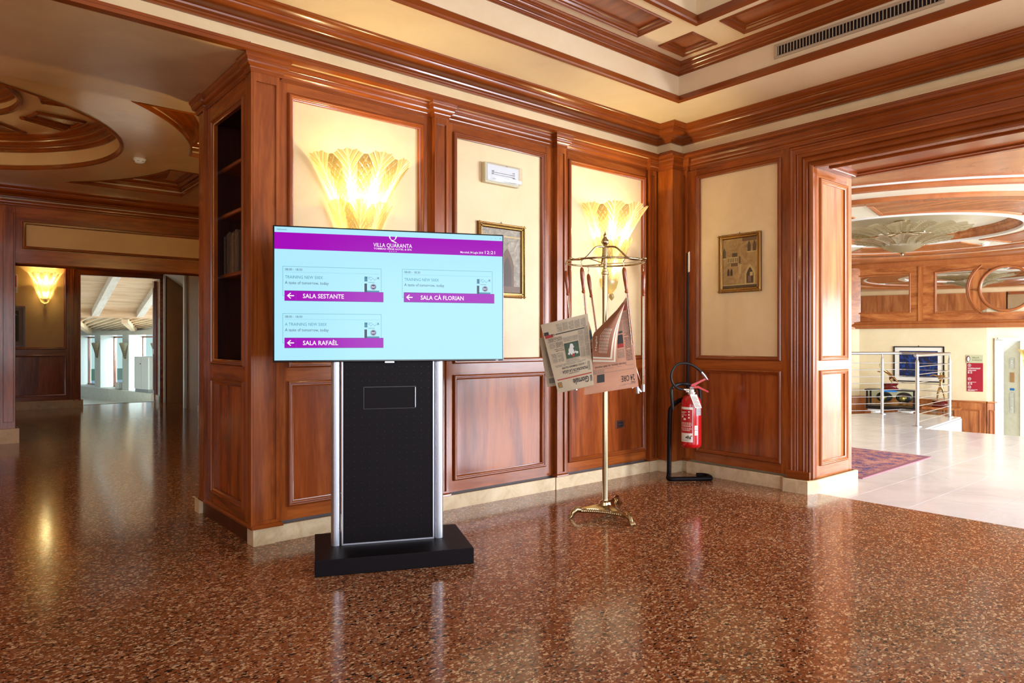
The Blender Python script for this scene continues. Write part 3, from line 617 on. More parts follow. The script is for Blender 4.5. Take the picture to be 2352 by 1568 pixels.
# ---------------------------------------------------------------- hall side wall, header, left wall end, alcove
FH = Fr((0,10.10,0),(1,0,0),(0,-1,0))
hd = MB().box(-3.2,.72,10.14,10.5,0,3.1).box(.72,3.6,10.14,10.5,2.20,3.1).build('wall_header', stucco, kind='structure')
for (a,b,c,d) in ((.76,3.5,2.15,2.30),(.76,3.5,2.64,2.80)): MB(FH).box(a,b,-.04,0,c,d).build('rail', wood_x, hd)
MB(FH).box(.76,.83,-.04,0,2.30,2.64).build('stile', wood_z, hd)
MB(FH).rect(.83,3.48,2.305,2.635,FM).build('panel_moulding', wood_m, hd, smooth=35)
MB(FH).box(.83,3.48,-.045,-.018,2.30,2.64).build('stucco_panel', lamplit_stucco, hd)
m = MB(FH); m.box(-3,.58,-.04,0,.16,2.80).box(.58,.76,-.04,.03,.16,2.80).box(.64,.74,.03,.042,.25,2.72); m.build('pilaster', wood_z, hd, bevel=.004)
MB().sweep([(-3,10.1,2.80),(3.5,10.1,2.80)], crown(.04,.08), (0,0,1), (0,5,2.8)).build('lower_cornice', wood_m, hd, smooth=32)
MB().sweep([(-3,10.14,2.90),(3.5,10.14,2.90)], crown(.20,.13), (0,0,1), (0,5,2.9)).build('main_cornice', wood_m, hd, smooth=32)
skirting('baseboard_hall', [(-3,10.07,0),(.775,10.07,0),(.775,10.5,0)], (0,5,0), h=.175)
m = MB(); m.box(.76,3.5,10.10,10.5,2.135,2.15)
for y in (10.13,10.22,10.36): m.tube([(.78,y,2.135),(3.5,y,2.135)], .014, 8)
m.box(.745,.76,10.1,10.5,.16,2.15); m.build('reveal', wood_x, hd, smooth=30)
FP = Fr((3.5,0,0),(0,1,0),(-1,0,0))
ws = MB().box(3.52,3.9,4.5,13.38,0,3.1).box(3.52,3.9,13.38,14.72,2.50,3.1).box(3.52,3.9,14.72,15.1,0,3.1).build('wall_side', tan_wall, kind='structure')
MB(FP).box(5.1,12.55,-.02,0,.12,2.8).build('wainscot', wood_z, ws)
for (a,b) in ((10.6,12.4),(8.5,10.2),(6.3,8.2)):
    for (z0,z1) in ((.2,.96),(1.05,2.5)):
        MB(FP).rect(a,b,z0,z1,FM).build('panel_moulding', wood_m, ws, smooth=35)
m = MB(FP); m.box(13.30,13.40,0,.03,0,2.58).box(14.70,14.80,0,.03,0,2.58).box(13.30,14.80,0,.03,2.48,2.58); m.build('white_casing', white_gloss, ws, bevel=.005)
m = MB(FP); m.box(13.4,14.7,-.42,-.40,0,2.5); m.build('niche_back', tan_wall, ws)
MB(FP).add([(13.4,0,2.48),(14.7,0,2.48),(14.7,-.4,2.2),(13.4,-.4,2.2)], [(0,1,2,3)]).build('niche_head', white_gloss, ws)
skirting('baseboard_side', [(3.5,5.2,0),(3.5,12.55,0)], (0,8,0))
lsw = empty('light_switch', (3.48,12.33,1.15), 0, 'small white light switch plate on the wall past the bookcase', 'switch'); MB(Fr((0,0,0),(0,1,0),(-1,0,0))).box(-.04,.04,0,.012,-.06,.06).build('plate', plastic, lsw, bevel=.003); MB(Fr((0,0,0),(0,1,0),(-1,0,0))).box(-.015,.015,.012,.018,-.03,.03).build('rocker', white_gloss, lsw)
# alcove back wall with the doorway
FA = Fr((0,14.85,0),(1,0,0),(0,-1,0))
wa = MB().box(-3.2,2.08,14.88,15.2,0,3.1).box(3.46,3.6,14.88,15.2,0,3.1).box(2.08,3.46,14.88,15.2,2.45,3.1).build('wall_alcove', [stucco], kind='structure')
MB().box(-3.2,3.6,10.5,15.2,2.80,2.90).build('ceiling_alcove', hall_ceil, kind='structure')
bay(wa, FA, .2, 1.94, w0=.12, w1=2.75, ua=.45, ub=1.872, win=(1.06,2.60), low=(.22,.96), top_mat=lamplit_stucco)
m = MB(FA); m.box(1.94,2.09,-.05,.03,.12,2.75).box(1.975,1.99,.03,.045,.12,2.55).box(2.06,2.09,.03,.045,.12,2.45); m.build('door_casing', wood_z, wa, bevel=.003)
m = MB(FA); m.box(2.09,3.5,-.05,.03,2.42,2.75).box(3.42,3.5,-.05,.03,.0,2.42); m.build('door_casing', wood_x, wa, bevel=.003)
skirting('baseboard_alcove', [(-1,14.83,0),(2.11,14.83,0),(2.11,15.2,0)], (0,12,0), h=.14)
# open door leaf seen almost edge on
dl = empty('door_1', (3.42,15.2,0), math.radians(74)); dl['kind'] = 'structure'
FD = Fr((0,0,0),(1,0,0),(0,-1,0))
m = MB(Fr((0,0,0),(1,0,0),(0,-1,0))); m.box(0,.62,-.022,.022,.01,2.40); m.build('door_leaf', wood_z, dl)
for (z0,z1) in ((.22,.95),(1.05,2.28)):
    for s_ in (1,-1):
        MB(Fr((0,0,0),(1,0,0),(0,-s_,0))).rect(.10,.52,z0,z1,FM,d=.022).build('panel_moulding', wood_m, dl, smooth=35)
MB(FP).box(14.86,15.5,.01,.06,0,2.42).build('door_post', wood_z, wa)
MB(FP).box(14.84,15.52,.0,.08,0,.14).build('stone_plinth', skirt, wa)
# ---------------------------------------------------------------- leaf glass
def leaf_mesh(name, m_, shape, nt=14, ns=26):
    """a ribbed glass leaf; shape(s,t) gives the local point, s along the rib, t across (-1..1)"""
    vs = []; uv = []; fs = []
    for i in range(ns+1):
        for j in range(nt+1):
            t = -1+2*j/nt; top = 1-.12*abs(t)**2.2-.03*abs(math.sin(PI*2.5*t)); s_ = top*i/ns
            p = Vector(shape(s_, t)); vs.append(tuple(p)); uv.append((s_, (t+1)/2))
    w = nt+1
    for i in range(ns):
        for j in range(nt): fs.append((i*w+j, i*w+j+1, (i+1)*w+j+1, (i+1)*w+j))
    me = bpy.data.meshes.new(name); me.from_pydata(vs, [], fs); me.materials.append(m_); l = me.uv_layers.new(name='leaf')
    for p in me.polygons:
        p.use_smooth = True
        for li, vi in zip(p.loop_indices, p.vertices): l.data[li].uv = uv[vi]
    me.update(); return me
def sconce_leaf(th, r0, r1, w0, w1, hw0, hw1, sy=.8, flare=.02):
    def f(s_, t):
        r = r0+(r1-r0)*s_**1.15+flare*max(0, s_-.8)*2; hw = hw0+(hw1-hw0)*min(1, s_*1.25)**.8
        a = th+t*hw/max(r, .05); return (r*math.sin(a), -max(.012, r*math.cos(a)*sy+.004), w0+(w1-w0)*s_)
    return f
def make_sconce(loc, rz, label, power, k=1.0, name='wall_sconce', detail=1, group=None, leaf=None):
    r = empty(name, loc, rz, label, 'wall lamp', group)
    lm = leaf or amber
    for th in (-76,-38,0,38,76):
        me = leaf_mesh('leaf', lm, sconce_leaf(math.radians(th), .12*k, .34*k, .42*k, .815*k, .05*k, .142*k, 1.0), nt=20 if detail else 10, ns=20 if detail else 10)
        o = bpy.data.objects.new('leaf', me); link(o); o.parent = r
    for th in (-64,-21,21,64):
        me = leaf_mesh('leaf', lm, sconce_leaf(math.radians(th), .085*k, .22*k, .17*k, .54*k, .035*k, .10*k, .95), nt=20 if detail else 10, ns=16 if detail else 8)
        o = bpy.data.objects.new('leaf', me); link(o); o.parent = r
    MB().lathe([(.012*k,.06*k),(.05*k,.075*k),(.085*k,.11*k),(.10*k,.16*k),(.10*k,.19*k)], (0,0,0), 20, a0=PI, a1=2*PI, sy=.8).build('cup', lm, r, smooth=50)
    m = MB(); m.ball((0,-.045*k,.048*k), .022*k, sc=(1,.8,.8)); m.lathe([(.001,0),(.012*k,.012*k),(.024*k,.03*k),(.02*k,.045*k),(.006*k,.05*k)], (0,-.045*k,0), 14); m.build('finial', lm, r, smooth=50)
    MB().box(-.06*k,.06*k,-.006,0,.12*k,.5*k).build('back_plate', brass, r)
    for z in (.27,.52): MB().ball((0,-.08*k,z*k), .022*k, seg=10, rings=6, sc=(1,1,1.5)).build('bulb', bulb, r, smooth=60)
    for z, e in ((.56, 1.0),(.28, .30)):
        l = bpy.data.lights.new('sconce_light', 'POINT'); l.energy = power*e; l.color = (1.0,.84,.42); l.shadow_soft_size = .035*k
        o = bpy.data.objects.new('sconce_light', l); link(o); o.parent = r; o.location = (0,-.10*k,z*k)
    return r
make_sconce((2.13,4.118,1.555), 0, 'large lit leaf-glass wall lamp partly hidden behind the display screen', 32)
make_sconce((4.53,4.118,1.555), 0, 'large lit leaf-glass wall lamp behind the brass newspaper rack', 32)
make_sconce((1.55,14.868,1.83), 0, 'small lit glass wall lamp on the far wall beside the doorway', 34, k=.74, detail=0)
# lamps added on unseen walls to brighten hall, alcove and reception
make_sconce((-.9,14.868,1.83), 0, 'added glass fill lamp far left on the alcove wall, out of view', 90, k=.74, detail=0)
make_sconce((-2.97,9.2,1.6), PI/2, 'added leaf-glass fill lamp at the far end of the left hall wall, out of view', 330, detail=0, group='added lamps on the walls out of view')
make_sconce((-2.97,7.2,1.6), PI/2, 'added leaf-glass fill lamp in the middle of the left hall wall, out of view', 220, detail=0, group='added lamps on the walls out of view')
make_sconce((-2.97,2.6,1.6), PI/2, 'added leaf-glass fill lamp on the reception left wall, out of view', 20, detail=0, group='added lamps on the walls out of view')
make_sconce((2.60,5.09,1.6), PI, 'added leaf-glass fill lamp on the rear face of the bookcase wall, out of view', 230, detail=0, group='added lamps on the walls out of view')
# ---------------------------------------------------------------- display kiosk
kr = empty('display_kiosk', (1.689,3.487,0), math.radians(-24), 'large black-framed information display on a black pedestal with silver posts', 'display screen')
FK = Fr((0,0,0),(1,0,0),(0,-1,0))
MB(FK).box(-.123,.705,-.31,.205,.0,.085).build('base_plate', black_matt, kr, bevel=.003)
MB(FK).box(-.115,.697,-.302,.197,-.0,.004).build('base_foot', rubber, kr)
for u in (-.012,.556): MB(FK).lathe([(.026,.085),(.026,1.7)], (u,-.055,0), 24).build('post', alu, kr, smooth=50)
MB(FK).box(.024,.522,-.075,-.035,.092,1.5).build('pedestal_panel', black_matt, kr, bevel=.004)
m = MB(FK); 
for (a,b,c,d) in ((.018,.026,.09,1.5),(.520,.528,.09,1.5),(.018,.528,.086,.094)): m.box(a,b,-.08,-.030,c,d)
m.build('panel_trim', alu, kr)
# pedestal surface: rows of small holes and the slot of a tray
m = MB(FK)
for i in range(12):
    for j in range(24):
        if .12 < .045+i*.041 < .44 and .80 < .14+j*.04 < .96: continue
        u, w = .045+i*.041, .14+j*.04; m.box(u-.0016,u+.0016,-.0352,-.0347,w-.0016,w+.0016)
m.build('perforation', black, kr, kind='stuff')
m = MB(FK)
for (a,b,c,d) in ((.135,.425,.946,.950),(.135,.139,.826,.95),(.135,.425,.826,.829)): m.box(a,b,-.036,-.0335,c,d)
m.build('tray_slot', black, kr); MB(FK).box(.420,.4235,-.036,-.0332,.832,.944).build('slot_edge', alu, kr, label='bright slot edge')
disp = MB(FK).box(-.337,.928,-.05,-.002,1.089,1.816).box(-.30,.89,-.085,-.05,1.12,1.79).build('display', tvblack, kr, bevel=.004)
scr = MB(FK).box(-.328,.919,-.003,.0005,1.100,1.808).build('screen_glass', screen_cyan, kr)
m = MB(FK); D1, D2 = .0012, .0022
def R_(a,b,c,d,mi=0,dd=D1): m.quad((a,dd,c),(b,dd,c),(b,dd,d),(a,dd,d),mi)
mats_ = [screen_mag, screen_white, screen_dark, screen_teal, screen_line, screen_navy]
R_(-.328,.919,1.690,1.779)
cards = [(-.287,1.599,'TRAINING NEW 500X','SALA SESTANTE'),(.343,1.601,'TRAINING NEW 500X','SALA CÀ FLORIAN'),(-.287,1.348,'A TRAINING NEW 500X','SALA RAFAÈL')]
for (u, w, t1_, t2_) in cards:
    for (a,b,c,d) in ((u,u+.517,w-.001,w+.001),(u,u+.002,w-.156,w),(u+.515,u+.517,w-.13,w),(u,u+.010,w-.157,w-.155)): R_(a,b,c,d,4)
    R_(u+.012,u+.505,w-.030,w-.0292,4)
    R_(u+.010,u+.527,w-.182,w-.129)
    for (a,b,c,d) in ((u+.010,u+.527,w-.183,w-.1815),(u+.010,u+.527,w-.1295,w-.128),(u+.068,u+.0695,w-.182,w-.129),(u+.0092,u+.0105,w-.182,w-.129),(u+.526,u+.5275,w-.182,w-.129)): R_(a,b,c,d,5,D2-.0004)
    put_text(m, '08:00 - 18:30', u+.012, w-.022, .0175, D2, 2, width=.088)
    put_text(m, t1_, u+.012, w-.064, .023, D2, 3, width=.194 if t1_[0] == 'T' else .214)
    put_text(m, 'A taste of tomorrow, today', u+.012, w-.094, .023, D2, 2, width=.224)
    put_text(m, t2_, u+.103, w-.167, .033, D2, 1, bold=.012, width=.213 if 'SES' in t2_ else (.245 if 'FLO' in t2_ else .182))
    # arrow
    ca, cw = u+.040, w-.1555
    m.add([(ca-.010,D2,cw-.0028),(ca+.018,D2,cw-.0028),(ca+.018,D2,cw+.0028),(ca-.010,D2,cw+.0028)], [(0,1,2,3)], 1)
    for s_ in (1,-1): m.add([(ca-.018,D2,cw),(ca-.014,D2,cw-s_*.003),(ca+.003,D2,cw+s_*.013),(ca-.001,D2,cw+s_*.016)], [(0,1,2,3)], 1)
    # small event pictogram: photo blocks, wave, X, badge
    e = u+.425
    R_(e,e+.016,w-.071,w-.044,3); R_(e,e+.014,w-.128,w-.082,2); R_(e+.014,e+.080,w-.128,w-.120,3); R_(e+.02,e+.055,w-.076,w-.0745,2)
    for q in range(10):
        rr_ = random.Random(q+int(u*100)); x = e+rr_.random()*.013; z = w-.071+rr_.random()*.024; R_(x,x+.003,z,z+.003,5,D2)
    pts = [(e+.020+.046*i/16, w-.058+.005*math.sin(i*.9)) for i in range(17)]
    for i in range(16): m.add([(pts[i][0],D2,pts[i][1]-.0011),(pts[i+1][0],D2,pts[i+1][1]-.0011),(pts[i+1][0],D2,pts[i+1][1]+.0011),(pts[i][0],D2,pts[i][1]+.0011)], [(0,1,2,3)], 3)
    R_(e+.02,e+.04,w-.048,w-.046,3)
    put_text(m, 'X', e+.068, w-.057, .016, D2, 2, bold=.03)
    n = 24
    for (r_, mi_, dd) in ((.0165,5,D2-.0006),(.0148,1,D2-.0004),(.0135,5,D2-.0002)):
        c_ = (e+.048, w-.100); m.add([(c_[0]+r_*math.cos(2*PI*i/n),dd,c_[1]+r_*math.sin(2*PI*i/n)) for i in range(n)], [tuple(range(n))], mi_)
    put_text(m, 'FIAT', e+.048, w-.105, .013, D2, 1, 'CENTER', bold=.02, sx=.8)
put_text(m, 'VILLA QUARANTA', .292, 1.7195, .031, D2, 1, 'CENTER', bold=.004, width=.212)
put_text(m, 'TOMMASI WINE HOTEL & SPA', .292, 1.7055, .0125, D2, 1, 'CENTER', bold=.008, width=.208)
for i in range(4): put_text(m, '*', .274+i*.012, 1.690, .014, D2, 1, 'CENTER', bold=.02)
put_text(m, 'Mercoledì, 04 Luglio 2018', .672, 1.7015, .0165, D2, 1, bold=.006, width=.132)
put_text(m, '12:21', .815, 1.7015, .026, D2, 1, width=.060)
put_text(m, 'VillaQuaranta', -.318, 1.790, .0125, D2, 5, width=.052)
put_text(m, '×', .902, 1.788, .014, D2, 5); put_text(m, '–', .848, 1.788, .014, D2, 5); put_text(m, '/', .877, 1.789, .012, D2, 5)
# the letter Q of the emblem, its top cut off by the band
n = 28; cq = (.292, 1.782)
for i in range(n):
    a, b = PI+PI*i/n*1.0, PI+PI*(i+1)/n
    w_ = lambda t: .0035+.0035*abs(math.cos(t))
    m.add([(cq[0]+(.0215)*math.cos(a),D2,cq[1]+.024*math.sin(a)),(cq[0]+.0215*math.cos(b),D2,cq[1]+.024*math.sin(b)),(cq[0]+(.0215-w_(b))*math.cos(b),D2,cq[1]+(.024-w_(b)*.4)*math.sin(b)),(cq[0]+(.0215-w_(a))*math.cos(a),D2,cq[1]+(.024-w_(a)*.4)*math.sin(a))], [(0,1,2,3)], 1)
m.quad((cq[0]-.012,D2,1.756),(cq[0]-.004,D2,1.760),(cq[0]+.022,D2,1.746),(cq[0]+.018,D2,1.743),1)
m.build('screen_picture', mats_, scr, weld=False)
MB(FK).box(.25,.30,-.03,-.005,1.083,1.09).build('sensor', chrome, disp); 
m = MB(FK); put_text(m, 'acer', .880, 1.0915, .009, -.0015, 0, bold=.02); m.build('maker_mark', alu, disp)
# ---------------------------------------------------------------- brass newspaper rack
RX, RY = 3.57, 3.27
rk = empty('newspaper_rack', (RX,RY,0), 0, 'polished brass stand with a ring at the top from which newspapers hang', 'newspaper rack')
MB().lathe([(.0,.075),(.045,.075),(.04,.095),(.022,.105),(.0195,.12),(.0195,1.66),(.024,1.665),(.024,1.68),(.0195,1.685),(.0195,1.70),(.012,1.705),(.012,1.79)], (0,0,0), 20).build('pole', brass, rk, smooth=40)
m = MB(); m.tube([(.274*math.cos(2*PI*i/48), .274*math.sin(2*PI*i/48), 1.748) for i in range(48)], .0065, 8, closed=True); m.build('ring', brass, rk, smooth=60)
for a in (170, 290, 50): 
    a = math.radians(a); m = MB(); pr = [(.0,1.852),(.05,1.853),(.085,1.842),(.12,1.81),(.16,1.772),(.20,1.756),(.25,1.752),(.278,1.755)]
    m.tube(smooth_pts([(r_*math.cos(a), r_*math.sin(a), z) for r_, z in pr], 3), .0065, 8); m.ball((.287*math.cos(a), .287*math.sin(a), 1.757), .011); m.tube([(0,0,1.735),(.272*math.cos(a+.5), .272*math.sin(a+.5), 1.748)], .004, 6); m.build('arm', brass, rk, smooth=60)
MB().lathe([(.0195,1.79),(.0195,1.845),(.012,1.85),(.010,1.862),(.020,1.872),(.028,1.885),(.024,1.90),(.012,1.915),(.009,1.925),(.013,1.935),(.007,1.945),(.001,1.962)], (0,0,0), 16).build('finial', brass, rk, smooth=50)
# three-footed base: concave plates with a row of scrolls and claw feet
feet = [(-.228,.096),(-.056,-.282),(.312,.155)]
fc = (sum(p[0] for p in feet)/3, sum(p[1] for p in feet)/3)
def bez(a, b, c, n): return [((1-t)**2*a[0]+2*t*(1-t)*b[0]+t*t*c[0], (1-t)**2*a[1]+2*t*(1-t)*b[1]+t*t*c[1]) for t in [i/n for i in range(n+1)]]
outl = []
for i in range(3):
    a, b = feet[i], feet[(i+1) % 3]; a = (a[0]*.82, a[1]*.82); b = (b[0]*.82, b[1]*.82); outl += bez(a, ((a[0]+b[0])/2*.35, (a[1]+b[1])/2*.35), b, 12)[:-1]
n = len(outl); m = MB()
m.add([(x,y,.050) for x,y in outl]+[(x*.97,y*.97,.062) for x,y in outl]+[(x*.25,y*.25,.082) for x,y in outl], [tuple(range(n))]+[(i,(i+1)%n,n+(i+1)%n,n+i) for i in range(n)]+[(n+i,n+(i+1)%n,2*n+(i+1)%n,2*n+i) for i in range(n)]+[tuple(range(2*n,3*n))]); m.build('base_plate', brass, rk, smooth=30)
m = MB()
for i in range(n):
    a, b = Vector(outl[i]+(0,)), Vector(outl[(i+1) % n]+(0,))
    for t in (0,.5):
        p = a.lerp(b, t); m.ball((p.x*1.01,p.y*1.01,.044), .0125, seg=8, rings=5); m.tube([(p.x,p.y,.058),(p.x*1.04,p.y*1.04,.050),(p.x*1.03,p.y*1.03,.036)], .0035, 5)
m.build('scroll_border', brass, rk, smooth=60)
for (x, y) in feet:
    m = MB(); l_ = math.hypot(x, y); ux, uy = x/l_, y/l_
    m.tube([(x*.74,y*.74,.052),(x*.86,y*.86,.058),(x*.96,y*.96,.036),(x*1.0,y*1.0,.014)], [.020,.022,.018,.014], 10)
    for s_ in (-.012,-.004,.004,.012): m.tube([(x-uy*s_,y+ux*s_,.022),(x*1.04-uy*s_*1.3,y*1.04+ux*s_*1.3,.016),(x*1.07-uy*s_*1.5,y*1.07+ux*s_*1.5,.004)], [.007,.008,.004], 6)
    m.ball((x,y,.014), .014); m.build('claw_foot', brass, rk, smooth=60)
# ---------------------------------------------------------------- newspaper sticks, each hooked on the ring
stick_wood = wood('stick_cherry', lin(96, 38, 18), lin(140, 62, 28), lin(160, 80, 40), rough=.2)
def stick(top, bot, label):
    t, b = Vector(top), Vector(bot); L_ = (b-t).length; r = empty('newspaper_stick', top, 0, label, 'newspaper stick', 'newspaper sticks on the brass ring')
    d = (b-t).normalized(); P_ = lambda k: tuple(d*k)
    m = MB(); m.tube([P_(.0),P_(.012),P_(.03),P_(.07),P_(.11),P_(.150),P_(.158),P_(.166),P_(.172)], [.006,.012,.0145,.0145,.0115,.009,.012,.012,.008], 12); m.build('handle', stick_wood, r, smooth=50)
    side = d.cross(Vector((0,1,0))).normalized()*.0055
    for s_, nm in ((1,'rod'),(-1,'rod')):
        m = MB(); m.tube([tuple(d*.17+side*s_*.7), tuple(d*(L_-.045)+side*s_)], [.0078,.0072] if s_ > 0 else [.002,.002], 8); m.build(nm, stick_wood if s_ > 0 else brass, r, smooth=50)
    m = MB(); m.tube([P_(L_-.05),P_(L_)], .011, 10); m.build('end_cap', steel, r, smooth=50)
    tx = Vector((RX, RY, 0))-Vector((top[0], top[1], 0)); tx = tx.normalized()
    m = MB(); hk = [(.0,0),(.006,.012),(.004,.022),(-.006,.030),(-.004,.042),(.006,.048),(.010,.060)]
    m.tube([(0,0,0)]+[(0+tx.x*a*0, 0+tx.y*a*0, z) for a, z in hk[1:3]]+[(tx.y*a, -tx.x*a, z) for a, z in hk[3:]], .0022, 6); m.build('hook', brass, r, smooth=50)
    return r
SK = [((3.351,3.432,1.688),(3.416,3.399,.863),'wooden newspaper stick hanging at the far left of the brass ring'),
      ((3.292,3.222,1.690),(3.385,3.229,.853),'wooden newspaper stick holding the white front-page newspaper at the left'),
      ((3.640,3.498,1.688),(3.720,3.420,.858),'short-looking wooden newspaper stick hanging on the rear side of the ring'),
      ((3.510,3.048,1.690),(3.650,3.047,.851),'tilted wooden newspaper stick holding the pink newspaper'),
      ((3.815,3.135,1.690),(3.815,3.135,.850),'straight newspaper stick hanging free at the far right of the ring')]
for a_ in SK: stick(*a_)
# ---------------------------------------------------------------- newspapers
newsp = plaster('newsprint', lin(178,158,130), lin(192,172,144), .7, sc=5); pink = plaster('pink_newsprint', lin(186,132,104), lin(198,146,116), .7, sc=5); cream_p = plaster('light_newsprint', lin(226,214,190), lin(232,222,200), .7)
def sheetfn(c, bend=0.0, lift=.0):
    tl, tr, br, bl = [Vector(x) for x in c]; nrm = (tr-tl).cross(bl-tl).normalized()
    if nrm.dot(Vector((0,0,1.2))-tl) < 0: nrm = -nrm
    if nrm.dot(-tl) < 0: nrm = -nrm
    def f(a, b, k=0):      # a: 0 left..1 right, b: 0 bottom..1 top
        p = (bl.lerp(br, a)).lerp(tl.lerp(tr, a), b); return p+nrm*(lift+k+bend*math.sin(PI*a)*(.4+.6*b)+bend*.3*math.sin(2*PI*b+1))
    return f
def sheet(f, m_, name, par, na=12, nb=14, th=.0012, layers=3):
    mb = MB()
    for l in range(layers):
        off = -l*.004; vs = []; g = l*.006
        for q in (0, -th):
            for i in range(nb+1):
                for j in range(na+1): vs.append(f(j/na+(g if j == 0 else -g*0), i/nb-(g if i == 0 else 0), off+q-.002*l*math.sin(5*i/nb+l)))
        w = na+1; b0 = (nb+1)*w; fs = []
        for i in range(nb):
            for j in range(na): fs += [(i*w+j,i*w+j+1,(i+1)*w+j+1,(i+1)*w+j), (b0+i*w+j,b0+(i+1)*w+j,b0+(i+1)*w+j+1,b0+i*w+j+1)]
        for j in range(na): fs += [(j,b0+j,b0+j+1,j+1), (nb*w+j,nb*w+j+1,b0+nb*w+j+1,b0+nb*w+j)]
        for i in range(nb): fs += [(i*w,(i+1)*w,b0+(i+1)*w,b0+i*w), (i*w+na,b0+i*w+na,b0+(i+1)*w+na,(i+1)*w+na)]
        mb.add(vs, fs)
    return mb.build(name, m_, par, smooth=50, weld=False)
class Print:
    """print on a sheet; page coordinates p (0..1 left-right), q (0..1 top-bottom) of the upside-down page"""
    def __init__(s, f): s.f = f; s.mb = MB()
    def pt(s, p, q): return s.f(1-p, q, .0016)     # page is upside down: its top is at the sheet's bottom
    def rect(s, p0, p1, q0, q1, mi=0):
        n = 3; 
        for i in range(n):
            a, b = p0+(p1-p0)*i/n, p0+(p1-p0)*(i+1)/n
            for j in range(n): c, d = q0+(q1-q0)*j/n, q0+(q1-q0)*(j+1)/n; s.mb.add([s.pt(a,c),s.pt(b,c),s.pt(b,d),s.pt(a,d)], [(0,1,2,3)], mi)
    def lines(s, p0, p1, q0, q1, step=.0085, mi=1, seed=1, h=.42):
        R = random.Random(seed); q = q0
        while q < q1:
            x = p0
            while x < p1-.01:
                l = min(p1-x, .02+R.random()*.06)
                if R.random() < .93: s.mb.add([s.pt(x,q),s.pt(x+l,q),s.pt(x+l,q+step*h),s.pt(x,q+step*h)], [(0,1,2,3)], mi)
                x += l+.008
            q += step
    def text(s, t, p, q, size, mi=0, align='LEFT', bold=.01, width=None, asp=.66):
        put_text(s.mb, t, 0, 0, size, 0, mi, align, bold, width=None, fn=lambda a, b: s.pt(p+a/asp*( (width or 1) ), q-b))
    def circle(s, p, q, rp, rq, mi):
        n = 14; s.mb.add([s.pt(p+rp*math.cos(2*PI*i/n), q+rq*math.sin(2*PI*i/n)) for i in range(n)], [tuple(range(n))], mi)
G = [(3.094,3.407,1.31),(3.325,3.200,1.385),(3.362,3.178,.917),(3.178,3.330,.862)]
np1 = empty('newspaper', G[0], 0, 'white newspaper hanging upside down with a cyclist photo and a bold black headline', 'newspaper', 'newspapers on the brass rack')
def rel(c, o): return [tuple(Vector(x)-Vector(o)) for x in c]
class Off:
    pass
_f0 = sheetfn(G, bend=.012); f1 = lambda a, b, k=0: _f0(a, b, k)-Vector(G[0])
sheet(f1, newsp, 'sheet', np1)
P = Print(f1)
P.text('il Giornale', .03, .140, .120, 0, bold=.022, width=.66); P.rect(.84,.94,.06,.135,0); P.rect(.85,.93,.068,.127,3)
P.text('45', .87, .115, .04, 2, bold=.01)
P.rect(.03,.93,.165,.180,2); P.text('ISOLATI DAL GOVERNO', .35, .235, .020, 0, width=.8)
P.text('PIGNORATA LA LEGA', .12, .285, .060, 0, bold=.02, width=.72); P.text('I GIUDICI FERMANO SALVINI', .16, .335, .040, 0, bold=.015, width=.76)
P.lines(.05,.12,.22,.34,seed=9,mi=0); P.lines(.15,.90,.352,.385, .011, seed=2)
P.lines(.03,.12,.42,.85,seed=3); P.lines(.14,.25,.42,.80,seed=4); P.lines(.30,.62,.39,.435,.011,seed=44)
P.rect(.27,.60,.44,.66,4); P.rect(.30,.58,.60,.655,5); P.circle(.44,.54,.085,.065,6); P.circle(.44,.60,.05,.04,6); P.circle(.43,.475,.035,.025,2); P.circle(.36,.50,.06,.02,6); P.circle(.50,.505,.05,.02,6)
P.lines(.66,.80,.42,.55,seed=5); P.lines(.82,.93,.42,.55,seed=6); P.text('Bambini e famiglie', .62, .585, .022, 0, bold=.01, width=.8); P.text('nessuno li conosce', .63, .61, .022, 0, bold=.01, width=.8)
P.lines(.62,.78,.63,.70,seed=7,mi=0); P.lines(.80,.93,.63,.70,seed=8); P.lines(.27,.60,.68,.74,seed=10); P.lines(.62,.94,.72,.78,.012,seed=11,mi=0)
P.rect(.10,.74,.808,.822,0); P.text('G8', .76, .83, .04, 0, bold=.02); P.rect(.80,.97,.785,.83,2); P.rect(.88,.98,.83,.875,0)
for i in range(5): P.lines(.06+i*.13,.06+i*.13+.11,.84,.955,seed=20+i)
P.mb.build('print', [ink, ink_grey, ink_red, mat('masthead_ochre', lin(176,136,60), .7), mat('photo_green', lin(56,74,48), .6), mat('photo_blue', lin(44,48,70), .6), mat('photo_white', lin(206,200,190), .6)], np1, weld=False, kind='stuff')
# a second paper behind it
G2 = [(3.125,3.455,1.22),(3.34,3.31,1.30),(3.40,3.27,.94),(3.175,3.43,.895)]
np2 = empty('newspaper', G2[0], 0, 'folded newspaper mostly hidden behind the white front-page one', 'newspaper', 'newspapers on the brass rack')
_g2 = sheetfn(G2, bend=.01); f2 = lambda a, b, k=0: _g2(a, b, k)-Vector(G2[0]); sheet(f2, newsp, 'sheet', np2, layers=2)
P = Print(f2); P.rect(.80,.94,.06,.16,1); P.lines(.1,.9,.2,.8,seed=31); P.mb.build('print', [ink, ink_grey], np2, weld=False, kind='stuff')
